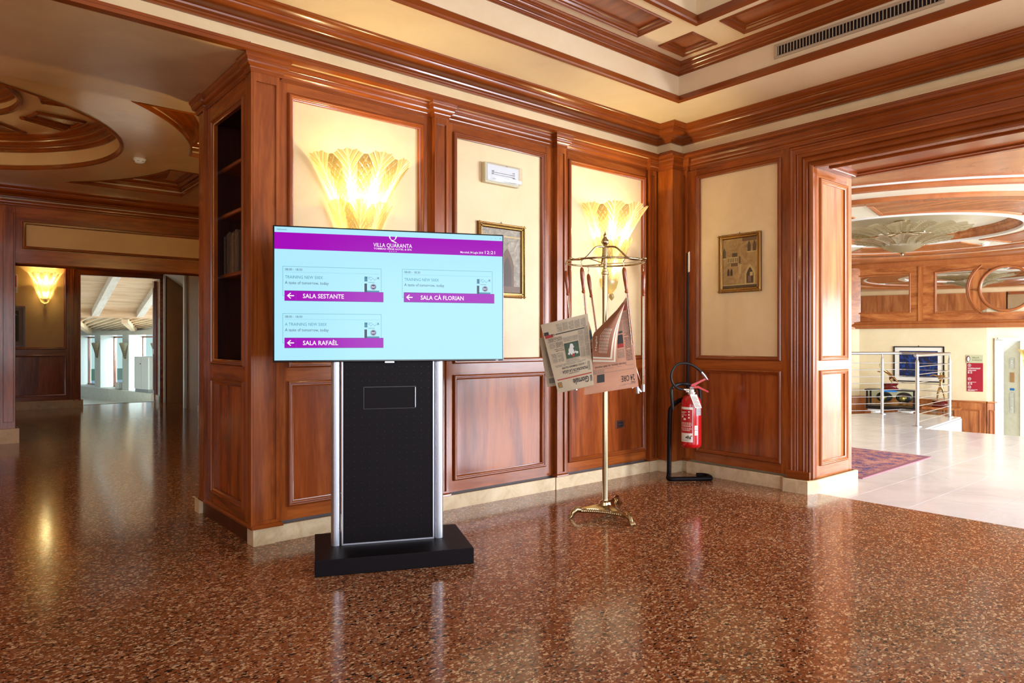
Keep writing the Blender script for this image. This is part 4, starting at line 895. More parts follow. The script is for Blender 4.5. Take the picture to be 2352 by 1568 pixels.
# pink paper: main sheet and the folded-over corner
K = [(3.376,3.250,1.440),(3.556,3.060,1.495),(3.628,3.022,.905),(3.338,3.245,.850)]
np3 = empty('newspaper', K[0], 0, 'salmon pink newspaper hanging upside down with its upper corner folded forward', 'newspaper', 'newspapers on the brass rack')
_f3 = sheetfn(K, bend=.010)
def f3(a, b, k=0):
    # upper left corner is turned forward: squeeze the sheet to the diagonal
    lim = .86-(b-.50)*1.72 if b > .52 else 9
    a2 = a if b < .52 else max(a, 1-max(.02, 1-(b-.52)/.48)**.9)
    return _f3(a2, b, k)-Vector(K[0])
sheet(f3, pink, 'sheet', np3, na=16, nb=24, layers=3)
P = Print(f3)
P.text('24 ORE', .05, .135, .095, 0, bold=.008, width=.55); P.text('Il Sole', .05, .06, .025, 0, width=.8); P.lines(.05,.35,.03,.04,seed=50)
P.rect(.62,.76,.10,.19,0); P.rect(.82,.95,.10,.16,1); P.lines(.62,.95,.20,.235,seed=51); P.lines(.05,.95,.20,.205,.01,seed=52)
P.text('Decreto lavoro, no delle imprese', .18, .285, .038, 0, bold=.004, width=.80)
P.lines(.05,.95,.245,.25,.01,seed=56)
for i in range(4): P.lines(.20+i*.17,.20+i*.17+.15,.34,.44,seed=60+i)
P.lines(.04,.17,.30,.62,seed=67,mi=0,step=.014); P.rect(.20,.95,.455,.50,2)
P.rect(.20,.42,.50,.60,0); P.lines(.03,.17,.62,.74,seed=70); P.lines(.19,.34,.62,.74,seed=71); P.rect(.06,.30,.86,.945,2); P.lines(.05,.35,.76,.84,seed=72); P.rect(.20,.32,.615,.64,0)
P.mb.build('print', [ink, ink_grey, ink_red], np3, weld=False, kind='stuff')
FL = [Vector(x)-Vector(K[0]) for x in [(3.525,3.040,1.470),(3.350,3.180,1.245),(3.335,3.160,1.100),(3.412,3.080,1.095)]]
m = MB()
for l in range(5):
    n = 12; vs = []; o_ = Vector((.004,.0048,.0))*l; sc_ = 1-.05*l
    A_, B_, C_, D_ = FL[0], FL[1], FL[2]+Vector((.004*l,.004*l,-.011*l)), FL[3]+Vector((.012*l,-.006*l,-.010*l))
    for i in range(n+1):
        t = i/n
        for j in range(n+1):
            u = j/n; e = A_.lerp(B_, t) if False else None
            lft = A_.lerp(B_, min(1, t/.62)) if t < .62 else B_.lerp(C_, (t-.62)/.38)
            rgt = A_.lerp(D_, t)+Vector((.030,-.020,.0))*math.sin(PI*t)*(-.6)
            p = lft.lerp(rgt, u)+Vector((-.022,-.030,0))*math.sin(PI*u)*math.sin(PI*min(1, t*1.1))*.9+o_; vs.append(p)
    w = n+1; m.add(vs, [(i*w+j,i*w+j+1,(i+1)*w+j+1,(i+1)*w+j) for i in range(n) for j in range(n)], l % 2 if l else 2)
fold = mat('advert_brown', lin(136,84,56), .7)
m.build('folded_corner', [pink, cream_p, fold], np3, smooth=60, weld=False)
m = MB()
def fp(t, u):
    A_, B_, C_, D_ = FL; lft = A_.lerp(B_, min(1, t/.62)) if t < .62 else B_.lerp(C_, (t-.62)/.38); rgt = A_.lerp(D_, t)+Vector((.030,-.020,.0))*math.sin(PI*t)*(-.6)
    return lft.lerp(rgt, u)+Vector((-.022,-.030,0))*math.sin(PI*u)*math.sin(PI*min(1, t*1.1))*.9+Vector((-.0015,-.002,0))
def tfn(t0, u0, k): return lambda a, b: fp(t0-a*k*1.1, u0+0.0-b*k*-1)
put_text(m, 'Meglio', 0, 0, .09, 0, 0, fn=lambda a, b: fp(.90-a*1.1, .20-b*1.3))
for i in range(7): 
    u = .34+i*.07
    for q in range(8): t_ = .93-q*.055; m.add([fp(t_,u),fp(t_-.045,u),fp(t_-.045,u+.018),fp(t_,u+.018)], [(0,1,2,3)])
m.build('print', cream_p, np3, weld=False)
# loose sheets behind
W3 = [(3.60,3.16,1.20),(3.70,3.08,1.17),(3.775,3.02,.90),(3.70,3.06,.86)]
np4 = empty('newspaper', (3.66,3.16,1.2), 0, 'narrow bright white newspaper edge hanging behind the pink one', 'newspaper', 'newspapers on the brass rack')
m = MB(); o4 = Vector((3.66,3.16,1.2))
for c in ([(3.620,3.150,1.28),(3.640,3.135,1.26),(3.735,3.095,.93),(3.700,3.110,1.02)], [(3.640,3.140,1.02),(3.66,3.13,1.0),(3.70,3.09,.90),(3.655,3.10,.88)], [(3.70,3.22,.99),(3.715,3.215,1.0),(3.845,3.17,.845),(3.825,3.17,.845)]):
    c = [Vector(x)-o4 for x in c]; nn = Vector((-.64,-.77,0))*.004; m.add(c+[x+nn for x in c], [(0,1,2,3),(7,6,5,4),(0,4,5,1),(1,5,6,2),(2,6,7,3),(3,7,4,0)])
m.build('sheet', paper_w, np4)
B4 = [(3.352,3.262,1.36),(3.47,3.30,1.20),(3.47,3.30,1.0),(3.36,3.26,.95)]
np5 = empty('newspaper', (3.40,3.28,1.0), 0, 'newspaper with an orange and blue picture showing between the white and the pink one', 'newspaper', 'newspapers on the brass rack')
m = MB(); o5 = Vector((3.40,3.28,1.0)); nn = Vector((-.64,-.77,0))*.003
m.add([Vector(x)-o5 for x in [(3.352,3.25,1.375),(3.385,3.245,1.33),(3.40,3.24,1.28),(3.34,3.27,1.26)]], [(0,1,2,3)], 0)
m.add([Vector(x)-o5 for x in [(3.34,3.27,1.26),(3.40,3.24,1.28),(3.415,3.24,1.22),(3.34,3.27,1.18)]], [(0,1,2,3)], 1)
m.add([Vector(x)-o5 for x in [(3.34,3.27,1.18),(3.415,3.24,1.22),(3.45,3.26,.95),(3.35,3.30,.95)]], [(0,1,2,3)], 2)
m.build('sheet', [mat('photo_orange', lin(206,150,84), .6), mat('photo_teal', lin(96,128,132), .6), newsp], np5, weld=False)
# ---------------------------------------------------------------- things on the walls
el = empty('emergency_light', (3.315,4.118,2.46), 0, 'white rectangular emergency light with a clear cover on the middle wall panel', 'light')
FW0 = Fr((0,0,0),(1,0,0),(0,-1,0))
m = MB(FW0); m.box(-.172,.172,0,.045,-.076,.076); m.build('back_box', mat('aged_plastic', lin(206,196,160), .4), el, bevel=.008)
MB(FW0).box(-.150,.150,.043,.047,-.060,.060).build('reflector', plastic, el)
m = MB(FW0); m.tube([(-.10,.058,-.006),(.10,.058,-.006)], .006, 8); m.tube([(-.10,.058,.010),(.10,.058,.010)], .006, 8); m.box(.10,.12,.046,.064,-.02,.024); m.build('tube', white_gloss, el, smooth=50)
cov = glassy('clear_cover', (.93,.94,.98,1), .08)
m = MB(FW0); m.box(-.166,.166,.040,.086,-.071,.071); m.build('cover', cov, el, bevel=.014, smooth=40)
MB(FW0).box(.03,.15,.0865,.0872,-.060,-.036).build('label_strip', paper_w, el); 
m = MB(FW0)
for x in (-.004,.008): m.ball((x,.0865,.052), .003, seg=6, rings=4)
m.build('indicator', black, el)
m = MB(FW0)
for i in range(22):
    if i % 5: m.box(-.14+i*.0065,-.136+i*.0065,.0863,.0866,-.056,-.052)
m.build('print', ink_grey, el)
# framed pictures (old courtyard views)
def picture(loc, rz, w, h, label, scene, fw=.04):
    r = empty('picture_frame', loc, rz, label, 'picture'); F0 = Fr((0,0,0),(1,0,0),(0,-1,0))
    prof = [(0,0),(0,.018),(.006,.026),(.012,.024),(.015,.018),(.022,.020),(.028,.022),(.033,.016),(.040,.010),(.040,0)]
    prof = [(a*fw/.04, b) for a, b in prof]
    MB(F0).rect(-w/2,w/2,-h/2,h/2,prof).build('frame', dark_gilt, r, smooth=30)
    m = MB(F0); st = .012
    for (x0,x1,z0,z1) in ((-w/2,w/2,h/2-fw*.25,h/2-fw*.25),(-w/2,w/2,-h/2+fw*.25,-h/2+fw*.25),(-w/2+fw*.25,-w/2+fw*.25,-h/2,h/2),(w/2-fw*.25,w/2-fw*.25,-h/2,h/2)):
        n = int(max(x1-x0, z1-z0)/st)
        for i in range(n+1): t = i/n; m.ball((x0+(x1-x0)*t, .024, z0+(z1-z0)*t), .0045, seg=6, rings=4)
    for (x0,x1,z0,z1) in ((-w/2+fw*.75,w/2-fw*.75,h/2-fw*.75,h/2-fw*.75),(-w/2+fw*.75,w/2-fw*.75,-h/2+fw*.75,-h/2+fw*.75),(-w/2+fw*.75,-w/2+fw*.75,-h/2,h/2),(w/2-fw*.75,w/2-fw*.75,-h/2,h/2)):
        n = int(max(x1-x0, z1-z0)/.01)
        for i in range(n+1): t = i/n; m.box(x0+(x1-x0)*t-.0028,x0+(x1-x0)*t+.0028,.018,.023,z0+(z1-z0)*t-.0028,z0+(z1-z0)*t+.0028)
    m.build('beading', gold, r, smooth=60, weld=False)
    MB(F0).box(-w/2+.01,w/2-.01,0,.006,-h/2+.01,h/2-.01).build('canvas', scene[0], r)
    m = MB(F0); scene[1](m, w/2-fw, h/2-fw); m.build('painted_view', scene[2], r, weld=False)
    m = MB(F0); m.tube([(-.006,.006,h/2),(0,.006,h/2+.014),(.006,.006,h/2)], .002, 5); m.build('hanger', black, r)
    return r
ochre = mat('canvas_ochre', lin(150,118,70), .5); v_ = coords(ochre); L(ochre, ramp(ochre, noise(ochre, v_, 9, 6, .7, 1.5), [(.25, lin(112,84,52)), (.5, lin(160,128,80)), (.75, lin(188,156,98))]), base(ochre))
greyc = mat('canvas_grey', lin(150,138,118), .5); v_ = coords(greyc); L(greyc, ramp(greyc, noise(greyc, v_, 11, 6, .7, 2.5), [(.25, lin(88,80,72)), (.5, lin(146,134,116)), (.75, lin(184,172,148))]), base(greyc))
pm = [mat('paint_umber', lin(70,52,36), .5), mat('paint_stone', lin(184,160,106), .5), mat('paint_shadow', lin(104,76,52), .5), mat('paint_mauve', lin(120,84,74), .5)]
def arch(m, cx_, z0, w_, h_, mi, d, n=10):
    pts = [(cx_-w_/2,z0),(cx_+w_/2,z0),(cx_+w_/2,z0+h_*.55)]+[(cx_+w_/2*(1-t)**.8, z0+h_*(.55+.45*t**.8)) for t in [i/n for i in range(1,n+1)]]+[(cx_-w_/2*(1-t)**.8, z0+h_*(.55+.45*t**.8)) for t in [i/n for i in range(n-1,-1,-1)]]
    m.add([(x,d,z) for x,z in pts], [tuple(range(len(pts)))], mi)
def view1(m, a, b):
    q = lambda x0,x1,z0,z1,mi,d=.0075: m.quad((x0*a,d,z0*b),(x1*a,d,z0*b),(x1*a,d,z1*b),(x0*a,d,z1*b),mi)
    q(-1,1,-1,-.90,0); q(-1,1,-.90,-.86,1); q(.15,1,.86,1,2)
    arch(m, .60*a, -.86*b, .60*a, .78*b, 1, .0078); arch(m, .60*a, -.84*b, .40*a, .64*b, 0, .0082); q(.50,.66,-.80,-.55,3,.0085); q(.6,.76,-.55,-.40,1,.0085)
    q(-.72,-.06,.02,.26,1,.008); 
    for i in range(6): q(-.68+i*.105,-.63+i*.105,.05,.22,2,.0084)
    q(-.06,.06,-.02,.26,2,.008); q(-.64,0,-.12,.02,2,.0078)
    for i in range(2): q(-.60+i*.5,-.52+i*.5,-.14,.0,1,.0084)
    q(-.44,-.14,.26,.42,0,.008)
    for x in (-.66,-.48): arch(m, x*a, -.50*b, .13*a, .30*b, 0, .008)
    for x in (.55,.85): arch(m, x*a, .44*b, .18*a, .42*b, 0, .008)
    arch(m, -.9*a, .24*b, .16*a, .42*b, 0, .008); q(.42,1,.40,.44,1,.008); q(-1,-.75,.19,.24,1,.008); q(-.05,.10,-.45,-.05,1,.0078)
def view2(m, a, b):
    q = lambda x0,x1,z0,z1,mi,d=.0075: m.quad((x0*a,d,z0*b),(x1*a,d,z0*b),(x1*a,d,z1*b),(x0*a,d,z1*b),mi)
    q(-1,1,-1,-.8,2); arch(m, .3*a, -.8*b, .7*a, 1.2*b, 2, .0078); arch(m, .3*a, -.8*b, .45*a, .95*b, 0, .0082); arch(m, -.6*a, .1*b, .25*a, .6*b, 0, .008); arch(m, -.6*a, -.8*b, .3*a, .6*b, 0, .008); q(-1,1,.75,.80,1)
picture((5.348,3.334,1.877), -PI/2, .41, .505, 'small gilt-framed sepia painting of a courtyard with a balcony, on the right-hand wall', (ochre, view1, pm))
picture((3.33,4.118,1.815), 0, .46, .56, 'gilt-framed grey courtyard painting half hidden behind the display screen', (greyc, view2, pm))
sk = empty('wall_socket', (4.68,4.112,.468), 0, 'small chrome and dark wall socket on the panel behind the newspaper rack', 'socket')
MB(FW0).box(-.058,.058,0,.010,-.036,.036).build('plate', chrome, sk, bevel=.003)
MB(FW0).box(-.033,.033,.009,.012,-.022,.022).build('insert', black, sk)
m = MB(FW0)
for x in (-.018,0,.018): m.lathe([(.001,0),(.0035,0)], (x,.0125,0), 8); m.ball((x,.0125,0), .003, seg=6, rings=4)
m.build('contacts', chrome, sk)
# ---------------------------------------------------------------- fire extinguisher and its stand
sx, sy_ = 4.975, 3.60
st = empty('extinguisher_stand', (sx,sy_,0), 0, 'black tubular floor stand with a tall rod carrying the fire extinguisher', 'stand')
def w2(p): return (p[0]-sx, p[1]-sy_, p[2])
m = MB(); m.tube(smooth_pts([w2((5.18,3.66,.022))]+[w2(p) for p in [(5.22,3.615,.022),(5.215,3.56,.022),(5.165,3.505,.022),(5.12,3.505,.022),(4.935,3.635,.022),(4.865,3.685,.022),(4.86,3.72,.024),(4.885,3.735,.05),(4.895,3.74,.10),(4.90,3.735,.55),(4.92,3.73,.63),(4.98,3.71,.68),(5.04,3.68,.70)]]), .019, 10); m.build('foot_tube', black_matt, st, smooth=60)
m = MB(); m.tube([w2(p) for p in [(5.035,3.665,.68),(5.05,3.66,.72),(5.05,3.66,1.97)]], .011, 8); m.build('rod', black_matt, st, smooth=60)
m = MB(); m.tube(smooth_pts([w2(p) for p in [(4.87,3.68,.62),(4.855,3.68,.72),(4.87,3.69,.80),(4.95,3.68,.83),(5.05,3.66,.83),(5.11,3.60,.80),(5.12,3.58,.74),(5.115,3.58,.50),(5.10,3.60,.44)]]), .014, 8); m.build('carrying_loop', rubber, st, smooth=60)
sg_ = empty('extinguisher_sign', (5.05,3.66,1.80), math.radians(43), 'narrow white and red sign at the top of the black rod, seen edge-on', 'sign')
MB().box(-.10,.0,-.006,-.002,0,.17).build('plate', paper_w, sg_); MB().box(-.085,-.02,-.0075,-.006,.03,.14).build('symbol', red, sg_)
fe = empty('fire_extinguisher', (4.985,3.575,.30), math.radians(-35), 'red fire extinguisher with a black hose and hanging inspection tag in the corner', 'fire extinguisher')
MB().lathe([(.001,.012),(.05,.004),(.072,.0),(.084,.012),(.086,.035),(.086,.36),(.080,.40),(.062,.43),(.036,.445),(.028,.447)], (0,0,0), 28).build('cylinder', red, fe, smooth=50)
MB().lathe([(.028,.44),(.028,.455),(.034,.457),(.034,.466),(.024,.468),(.024,.49),(.001,.492)], (0,0,0), 18).build('neck_ring', paper_w, fe, smooth=40)
m = MB(); m.box(-.018,.018,-.016,.016,.465,.515); m.tube([(-.02,0,.485),(-.075,-.01,.49)], .012, 10); m.ball((-.045,-.03,.475), .014); m.build('valve', chrome, fe, bevel=.002)
m = MB(); m.poly([(-.01,.505),(.01,.50),(.05,.535),(.13,.575),(.145,.568),(.15,.575),(.13,.592),(.05,.555),(.0,.535)], -.010, .010); m.build('lever', red, fe)
m = MB(); m.poly([(0,.50),(.06,.50),(.13,.470),(.145,.462),(.148,.475),(.06,.520),(0,.520)], -.010, .010); m.build('carry_handle', red, fe)
m = MB(); m.tube(smooth_pts([(-.07,-.01,.49),(-.12,-.01,.50),(-.165,0,.55),(-.175,.0,.62),(-.14,.0,.69),(-.08,.0,.715),(-.01,.0,.705),(.05,-.005,.672),(.095,-.008,.63)]), .0105, 10); m.build('hose', rubber, fe, smooth=60)
m = MB(); m.tube([(.085,-.008,.638),(.115,-.008,.605),(.135,-.008,.575)], [.013,.013,.009], 10); m.build('nozzle', steel, fe, smooth=50)
# labels wrapped on the cylinder (front is toward the camera, local -Y / -X side)
def wrap(m, a0_, a1_, z0, z1, r=.0868, mi=0, n=10):
    for i in range(n):
        a, b = math.radians(a0_+(a1_-a0_)*i/n), math.radians(a0_+(a1_-a0_)*(i+1)/n)
        m.add([(r*math.cos(a),r*math.sin(a),z0),(r*math.cos(b),r*math.sin(b),z0),(r*math.cos(b),r*math.sin(b),z1),(r*math.cos(a),r*math.sin(a),z1)], [(0,1,2,3)], mi)
c0_ = -93      # angle facing the camera in local coordinates
m = MB(); L0, L1 = c0_-85, c0_-8
wrap(m, L0, L1, .05, .345, .0866, 0, 14); wrap(m, L0+2, L1-2, .125, .325, .0869, 1, 14)
for (z0,z1,f0,f1) in ((.30,.305,5,40),(.29,.294,5,30),(.275,.279,5,42),(.255,.27,8,20),(.235,.25,22,38),(.21,.214,5,70),(.20,.204,5,70),(.19,.194,5,72),(.18,.184,5,66),(.165,.169,5,70),(.155,.159,5,70),(.145,.149,10,60)): wrap(m, L0+f0, L0+f1, z0, z1, .0872, 0, 6)
for (z0, z1) in ((.25,.262),(.275,.287),(.30,.312)): wrap(m, L0+52, L0+60, z0, z1, .0872, 0, 3)
put_text(m, 'ghi', 0, 0, .045, 0, 2, bold=.03, fn=lambda a, b: (.0875*math.cos(math.radians(L1-42)+a/.0875), .0875*math.sin(math.radians(L1-42)+a/.0875), .075+b))
wrap(m, L1-8, L1-3, .098, .108, .0878, 3, 2); wrap(m, L0+5, L1-5, .062, .064, .0872, 2, 6)
m.build('label_print', [paper_w, mat('label_red', lin(178,30,34), .4), ink, red], fe, weld=False)
_sm = [mat('silver_sticker', lin(170,166,166), .4), paper_w, ink_grey]
for (a_, b_, z0, z1, k_) in ((12,48,.275,.335,0),(2,22,.108,.148,1),(2,22,.152,.190,1)): m = MB(); wrap(m, c0_+a_, c0_+b_, z0, z1, .0868, k_, 8); m.build('sticker', _sm, fe, weld=False)
m = MB()
for i in range(6): wrap(m, c0_+15, c0_+44, .284+i*.008, .286+i*.008, .0871, 2, 5)
for z in (.118,.130,.160,.172): wrap(m, c0_+4, c0_+16, z, z+.003, .0871, 2, 4)
m.build('sticker_print', _sm, fe, weld=False, kind='stuff')
tg = MB(Fr((.02,-.095,.35),(1,0,.0),(0,-1,0),(-.36,0,.93)))
tg.box(-.026,.034,0,.002,-.01,.112,0)
for i in range(9): tg.quad((-.020,.0025,.0+i*.011),(.028-.012*(i%3)*.5,.0025,.0+i*.011),(.028-.012*(i%3)*.5,.0025,.004+i*.011),(-.020,.0025,.004+i*.011),1 if i in (1,4) else 2)
tg.tube([(0,.001,.112),(.012,-.03,.135)], .001, 5, 2)
tg.build('inspection_tag', [paper_w, red, ink_grey], fe, weld=False)
# ---------------------------------------------------------------- smoke detectors
def detector(loc, label):
    r = empty('smoke_detector', loc, 0, label, 'smoke detector')
    MB().lathe([(.001,0),(.058,0),(.058,-.012),(.054,-.016)], (0,0,0), 24).build('base', plastic, r, smooth=40)
    MB().lathe([(.050,-.014),(.050,-.022),(.044,-.036),(.028,-.046),(.001,-.048)], (0,0,0), 24).build('dome', white_gloss, r, smooth=50)
    m = MB()
    for i in range(6): a = PI/3*i; m.box(.040*math.cos(a)-.012,.040*math.cos(a)+.012,.040*math.sin(a)-.012,.040*math.sin(a)+.012,-.030,-.027)
    m.build('vent_slot', black, r)
detector((1.60,7.74,3.03), 'round white smoke detector on the ceiling of the left hall')
# ---------------------------------------------------------------- alcove: picture and sign
pr_ = empty('poster_frame', (1.02,14.868,1.46), 0, 'dark red framed poster on the far wall under the red sign', 'picture')
MB(FW0).rect(-.28,.24,-.36,.36,[(0,0),(0,.02),(.03,.02),(.03,0)]).build('frame', mat('dark_red_frame', lin(80,22,16), .3), pr_)
m = MB(FW0); m.box(-.26,.22,0,.006,-.34,.34,0); m.box(-.18,.15,.006,.008,-.26,.28,1); m.box(.0,.1,.008,.009,-.15,.05,2); m.box(-.1,.12,.008,.009,.2,.215,0); m.build('print', [mat('mount_grey', lin(150,140,140), .6), mat('poster_dark', lin(34,22,22), .5), mat('poster_brown', lin(90,66,40), .5)], pr_)
sg2 = empty('wall_sign', (1.04,14.868,2.2), 0, 'red and white emergency sign high on the far wall at the left', 'sign')
m = MB(FW0); m.box(-.12,.115,0,.005,-.15,.17,0); m.box(-.10,.095,.005,.006,-.05,.155,1); put_text(m, 'E', .055, -.135, .07, .0065, 2, bold=.02); m.build('plate', [paper_w, red, ink], sg2)
bo = MB().box(-.23,.23,-.05,0,0,.03).build('light_bar', white_gloss, None, label='thin white strip above the small glass wall lamp', cat='strip'); bo.location = (1.50,14.865,2.52)
sw_ = bpy.data.objects.get('light_switch')
# ---------------------------------------------------------------- lobby shell
LZ = -1.10; LC_Z = 2.75
fo = Vector((14.72,5.306,0)); ua = Vector((.1925,-.9813,0)); nf = Vector((-.9813,-.1925,0))
FF = Fr(fo, ua, nf)
MB().box(6.0,22,-5.2,12,LZ-.1,LZ).build('floor_lower', marble, kind='structure')
wf = MB(FF).box(-1.04,1.11,-.3,0,LZ,2.9).box(-1.04,2.9,-.3,0,1.5,2.9).build('wall_far', lobby_stucco, kind='structure')
FF2 = Fr(FF((-1.04,0,0)), ua*.906+nf*.0-Vector((0,0,0)), nf)   # left return
aL = Vector((-ua.x*.90+nf.x*.44, -ua.y*.90+nf.y*.44, 0)).normalized(); FL_ = Fr(FF((-1.04,0,0)), -aL, Vector((nf.x*.9+ua.x*.44, nf.y*.9+ua.y*.44, 0)).normalized())
wl_ = MB(FL_).box(-3.5,0,-.3,0,LZ,2.9).build('wall_far_left', lobby_stucco, kind='structure')
FR_ = Fr(FF((1.11,0,0)), (ua*.93-nf*.36).normalized(), (nf*.93+ua*.36).normalized())
wr_ = MB(FR_); wr_.box(0,.16,-.3,0,LZ,1.5).box(.16,.52,-.62,-.5,LZ,1.5).box(.16,.52,-.5,0,1.25,1.5).box(.52,.64,-.62,0,LZ,1.5); wro = wr_.build('wall_far_right', lobby_stucco, kind='structure')
holed('wall_lobby_south', Fr((0,-4.0,0),(1,0,0),(0,1,0)), 6.0, 20, 2.9, [(6.6,8.4,.25,2.5),(8.8,10.6,.25,2.5),(11.0,12.8,.25,2.5),(13.2,15,.25,2.5)], lobby_stucco)
MB().box(6.0,16,7.3,7.6,LZ,2.9).build('wall_lobby_north', lobby_stucco, kind='structure')
MB().box(17.5,17.8,-4.2,7.6,LZ,2.9).build('wall_lobby_east', lobby_stucco, kind='structure')
k_ = 10
for a in (6.6,8.8,11.0,13.2):
    w_ = MB(Fr((0,-4.0,0),(1,0,0),(0,1,0))); k_ += 1
    for (x0,x1,z0,z1) in ((a,a+.07,.25,2.5),(a+1.73,a+1.8,.25,2.5),(a+.07,a+1.73,.25,.32),(a+.07,a+1.73,2.43,2.5),(a+.87,a+.93,.32,2.43)): w_.box(x0,x1,-.2,-.12,z0,z1)
    w_.build('window_%d' % k_, lob_z, kind='structure')
# ceiling with concentric oval mouldings
OX, OY, SX, SY = 10.565, 4.018, 1.55, 1.397
lc = MB(); lc.box(6.03,18,-4.2,7.6,LC_Z+.30,LC_Z+.4)
annulus(lc, OX, OY, 1.0, 0, LC_Z, rect=(6.04,17.5,-4.2,7.6), seg=120, sx=SX, sy=SY)
lco = lc.build('ceiling_lobby', lobby_ceil, kind='structure')
def oval(name, r, prof, z, m_=None, inward=True, smooth=32):
    pts = [(OX+r*SX*math.cos(2*PI*i/110), OY+r*SY*math.sin(2*PI*i/110), z) for i in range(110)]
    mb = MB(); mb.sweep(pts, prof, (0,0,1), (OX,OY,z) if inward else (OX+9,OY,z), closed=True); return mb.build(name, m_ or lob_x, lco, smooth=smooth)
oval('oval_rim_highlight', 1.012, [(0,0),(.0,-.012),(.015,-.016),(.03,-.01),(.03,.03)], LC_Z, white_gloss)  # white strip painted in as the highlight along the inner rim
m = MB(); m.lathe([(1.0,0),(1.0,.14)], (OX,OY,LC_Z), 96, sx=SX, sy=SY); m.build('oval_side', lob_m, lco, smooth=60)
oval('oval_cornice', 1.0, crown(.14,.12), LC_Z+.02)
m = MB(); m.lathe([(.01,.14),(1.0,.14)], (OX,OY,LC_Z), 96, sx=SX, sy=SY); m.build('oval_field', lobby_ceil, lco)
# outer rings (raised bands on the flat)
flat = lambda w, h: [(0,0),(0,-h*.5),(.015,-h),(w*.3,-h*.7),(w*.55,-h),(w-.02,-h*.6),(w,0)]
oval('oval_ring', 1.86, flat(.30,.05), LC_Z, lob_m, smooth=25)
oval('oval_ring', 2.31, flat(.20,.05), LC_Z, lob_m, smooth=25)
oval('oval_edge_highlight', 2.335, [(0,0),(0,-.012),(.014,-.014),(.016,0)], LC_Z, white_gloss); oval('oval_edge_highlight', 1.645, [(0,0),(0,-.012),(.014,-.014),(.016,0)], LC_Z, white_gloss)  # thin white lines stand in for highlights on the wood edges
m = MB(); annulus(m, OX, OY, 2.36, 3.4, LC_Z-.004, sx=SX, sy=SY); m.build('wood_border', lob_m, lco)
for (d0_, d1_) in ((194,257),(265,342),(352,44),(52,118),(126,184)):
    a0_, a1_ = math.radians(d0_), math.radians(d1_ if d1_ > d0_ else d1_+360); n = 14; ro, ri = 1.595, 1.10
    loop = [(OX+ro*SX*math.cos(a0_+(a1_-a0_)*j/n), OY+ro*SY*math.sin(a0_+(a1_-a0_)*j/n), LC_Z) for j in range(n+1)]+[(OX+ri*SX*math.cos(a1_-(a1_-a0_)*j/n), OY+ri*SY*math.sin(a1_-(a1_-a0_)*j/n), LC_Z) for j in range(n+1)]
    m = MB(); m.add([(x,y,z-.003) for x,y,z in loop], [tuple(range(len(loop)))]); m.build('ceiling_panel', lob_y, lco)
    mid = Vector((OX+(ro-.2)*SX*math.cos((a0_+a1_)/2), OY+(ro-.2)*SY*math.sin((a0_+a1_)/2), LC_Z)); tw = (Vector(loop[0])+Vector(loop[1]))/2; tw = tw+(Vector((OX,OY,LC_Z))-tw)*.3
    m = MB(); m.sweep(loop, [(0,0),(0,-.014),(.02,-.018),(.045,-.008),(.05,0)], (0,0,1), tw, closed=True); m.build('panel_moulding', lob_m, lco, smooth=30)
detector((12.75,3.62,LC_Z), 'round white smoke detector on the lobby ceiling to the right of the chandelier')
# ---------------------------------------------------------------- frieze of mirrors on the far wall
FZ = Fr(FF((0,.02,0)), ua, nf)
fz = MB(FZ); 
for (a,b,c,d) in ((-1.04,-1.03,1.46,2.72),(-.11,.285,1.6,2.72),(-1.04,-.11,2.53,2.72),(-1.04,-.11,1.6,1.76),(.285,2.6,2.53,2.72),(.285,2.6,1.6,1.74)): fz.box(a,b,-.02,.03,c,d)
fz.box(-1.04,2.6,-.02,.06,1.46,1.60)
fzo = fz.build('mirror_frieze', lob_y, None, label='long wooden frieze with inset mirrors high on the lobby far wall', cat='wall panelling')
MB(FZ).sweep([(-1.5,.03,2.65),(2.6,.03,2.65)], crown(.06,.10), (0,0,1), (0,1,2.6)).build('cornice', lob_m, fzo, smooth=32)
MB(FZ).sweep([(-1.5,.06,1.455),(2.6,.06,1.455)], [(0,0),(.01,0),(.02,.03),(.05,.05),(.05,.08),(.02,.11),(.03,.13),(0,.14)], (0,0,1), (0,1,1.5)).build('shelf_moulding', lob_m, fzo, smooth=32)
m = MB(FZ); m.box(.015,.10,.03,.055,1.58,2.66); m.build('pilaster', lob_z, fzo)
MB(FZ).rect(-1.20,-.11,1.755,2.535,FM,d=.03).build('mirror_moulding', lob_m, fzo, smooth=35)
MB(FZ).box(-1.30,-.11,-.0,.010,1.75,2.54).build('mirror', mirror, fzo)
cz, cu, RC = 2.165, 1.41, .40
arcp = lambda r, a: (cu+r*math.cos(a), cz+r*math.sin(a))
a_s = math.radians(126)
loop = [(.285,1.74),]+[arcp(.585, PI+a_s_) for a_s_ in [math.radians(46-92*i/20) for i in range(21)]]+[(.285,2.53)]
m = MB(FZ); m.add([(x,.012,z) for x,z in loop], [tuple(range(len(loop)))]); m.build('mirror', mirror, fzo)
m = MB(FZ); m.sweep([(x,.03,z) for x,z in loop], [(a,b) for a,b in FM], (0,1,0), (.6,.03,1.9), closed=True); m.build('mirror_moulding', lob_m, fzo, smooth=35)
m = MB(FZ); m.add([(arcp(.585,PI+math.radians(46-92*i/20))[0],.03,arcp(.585,PI+math.radians(46-92*i/20))[1]) for i in range(21)]+[(2.6,.03,1.74),(2.6,.03,2.53)], [tuple(range(23))]); m.build('wood_panel', lob_z, fzo)
m = MB(FZ); m.tube([(arcp(.575,PI+math.radians(50-100*i/30))[0],.04,arcp(.575,PI+math.radians(50-100*i/30))[1]) for i in range(31)], .018, 8); m.build('crescent_moulding', lob_m, fzo, smooth=60)
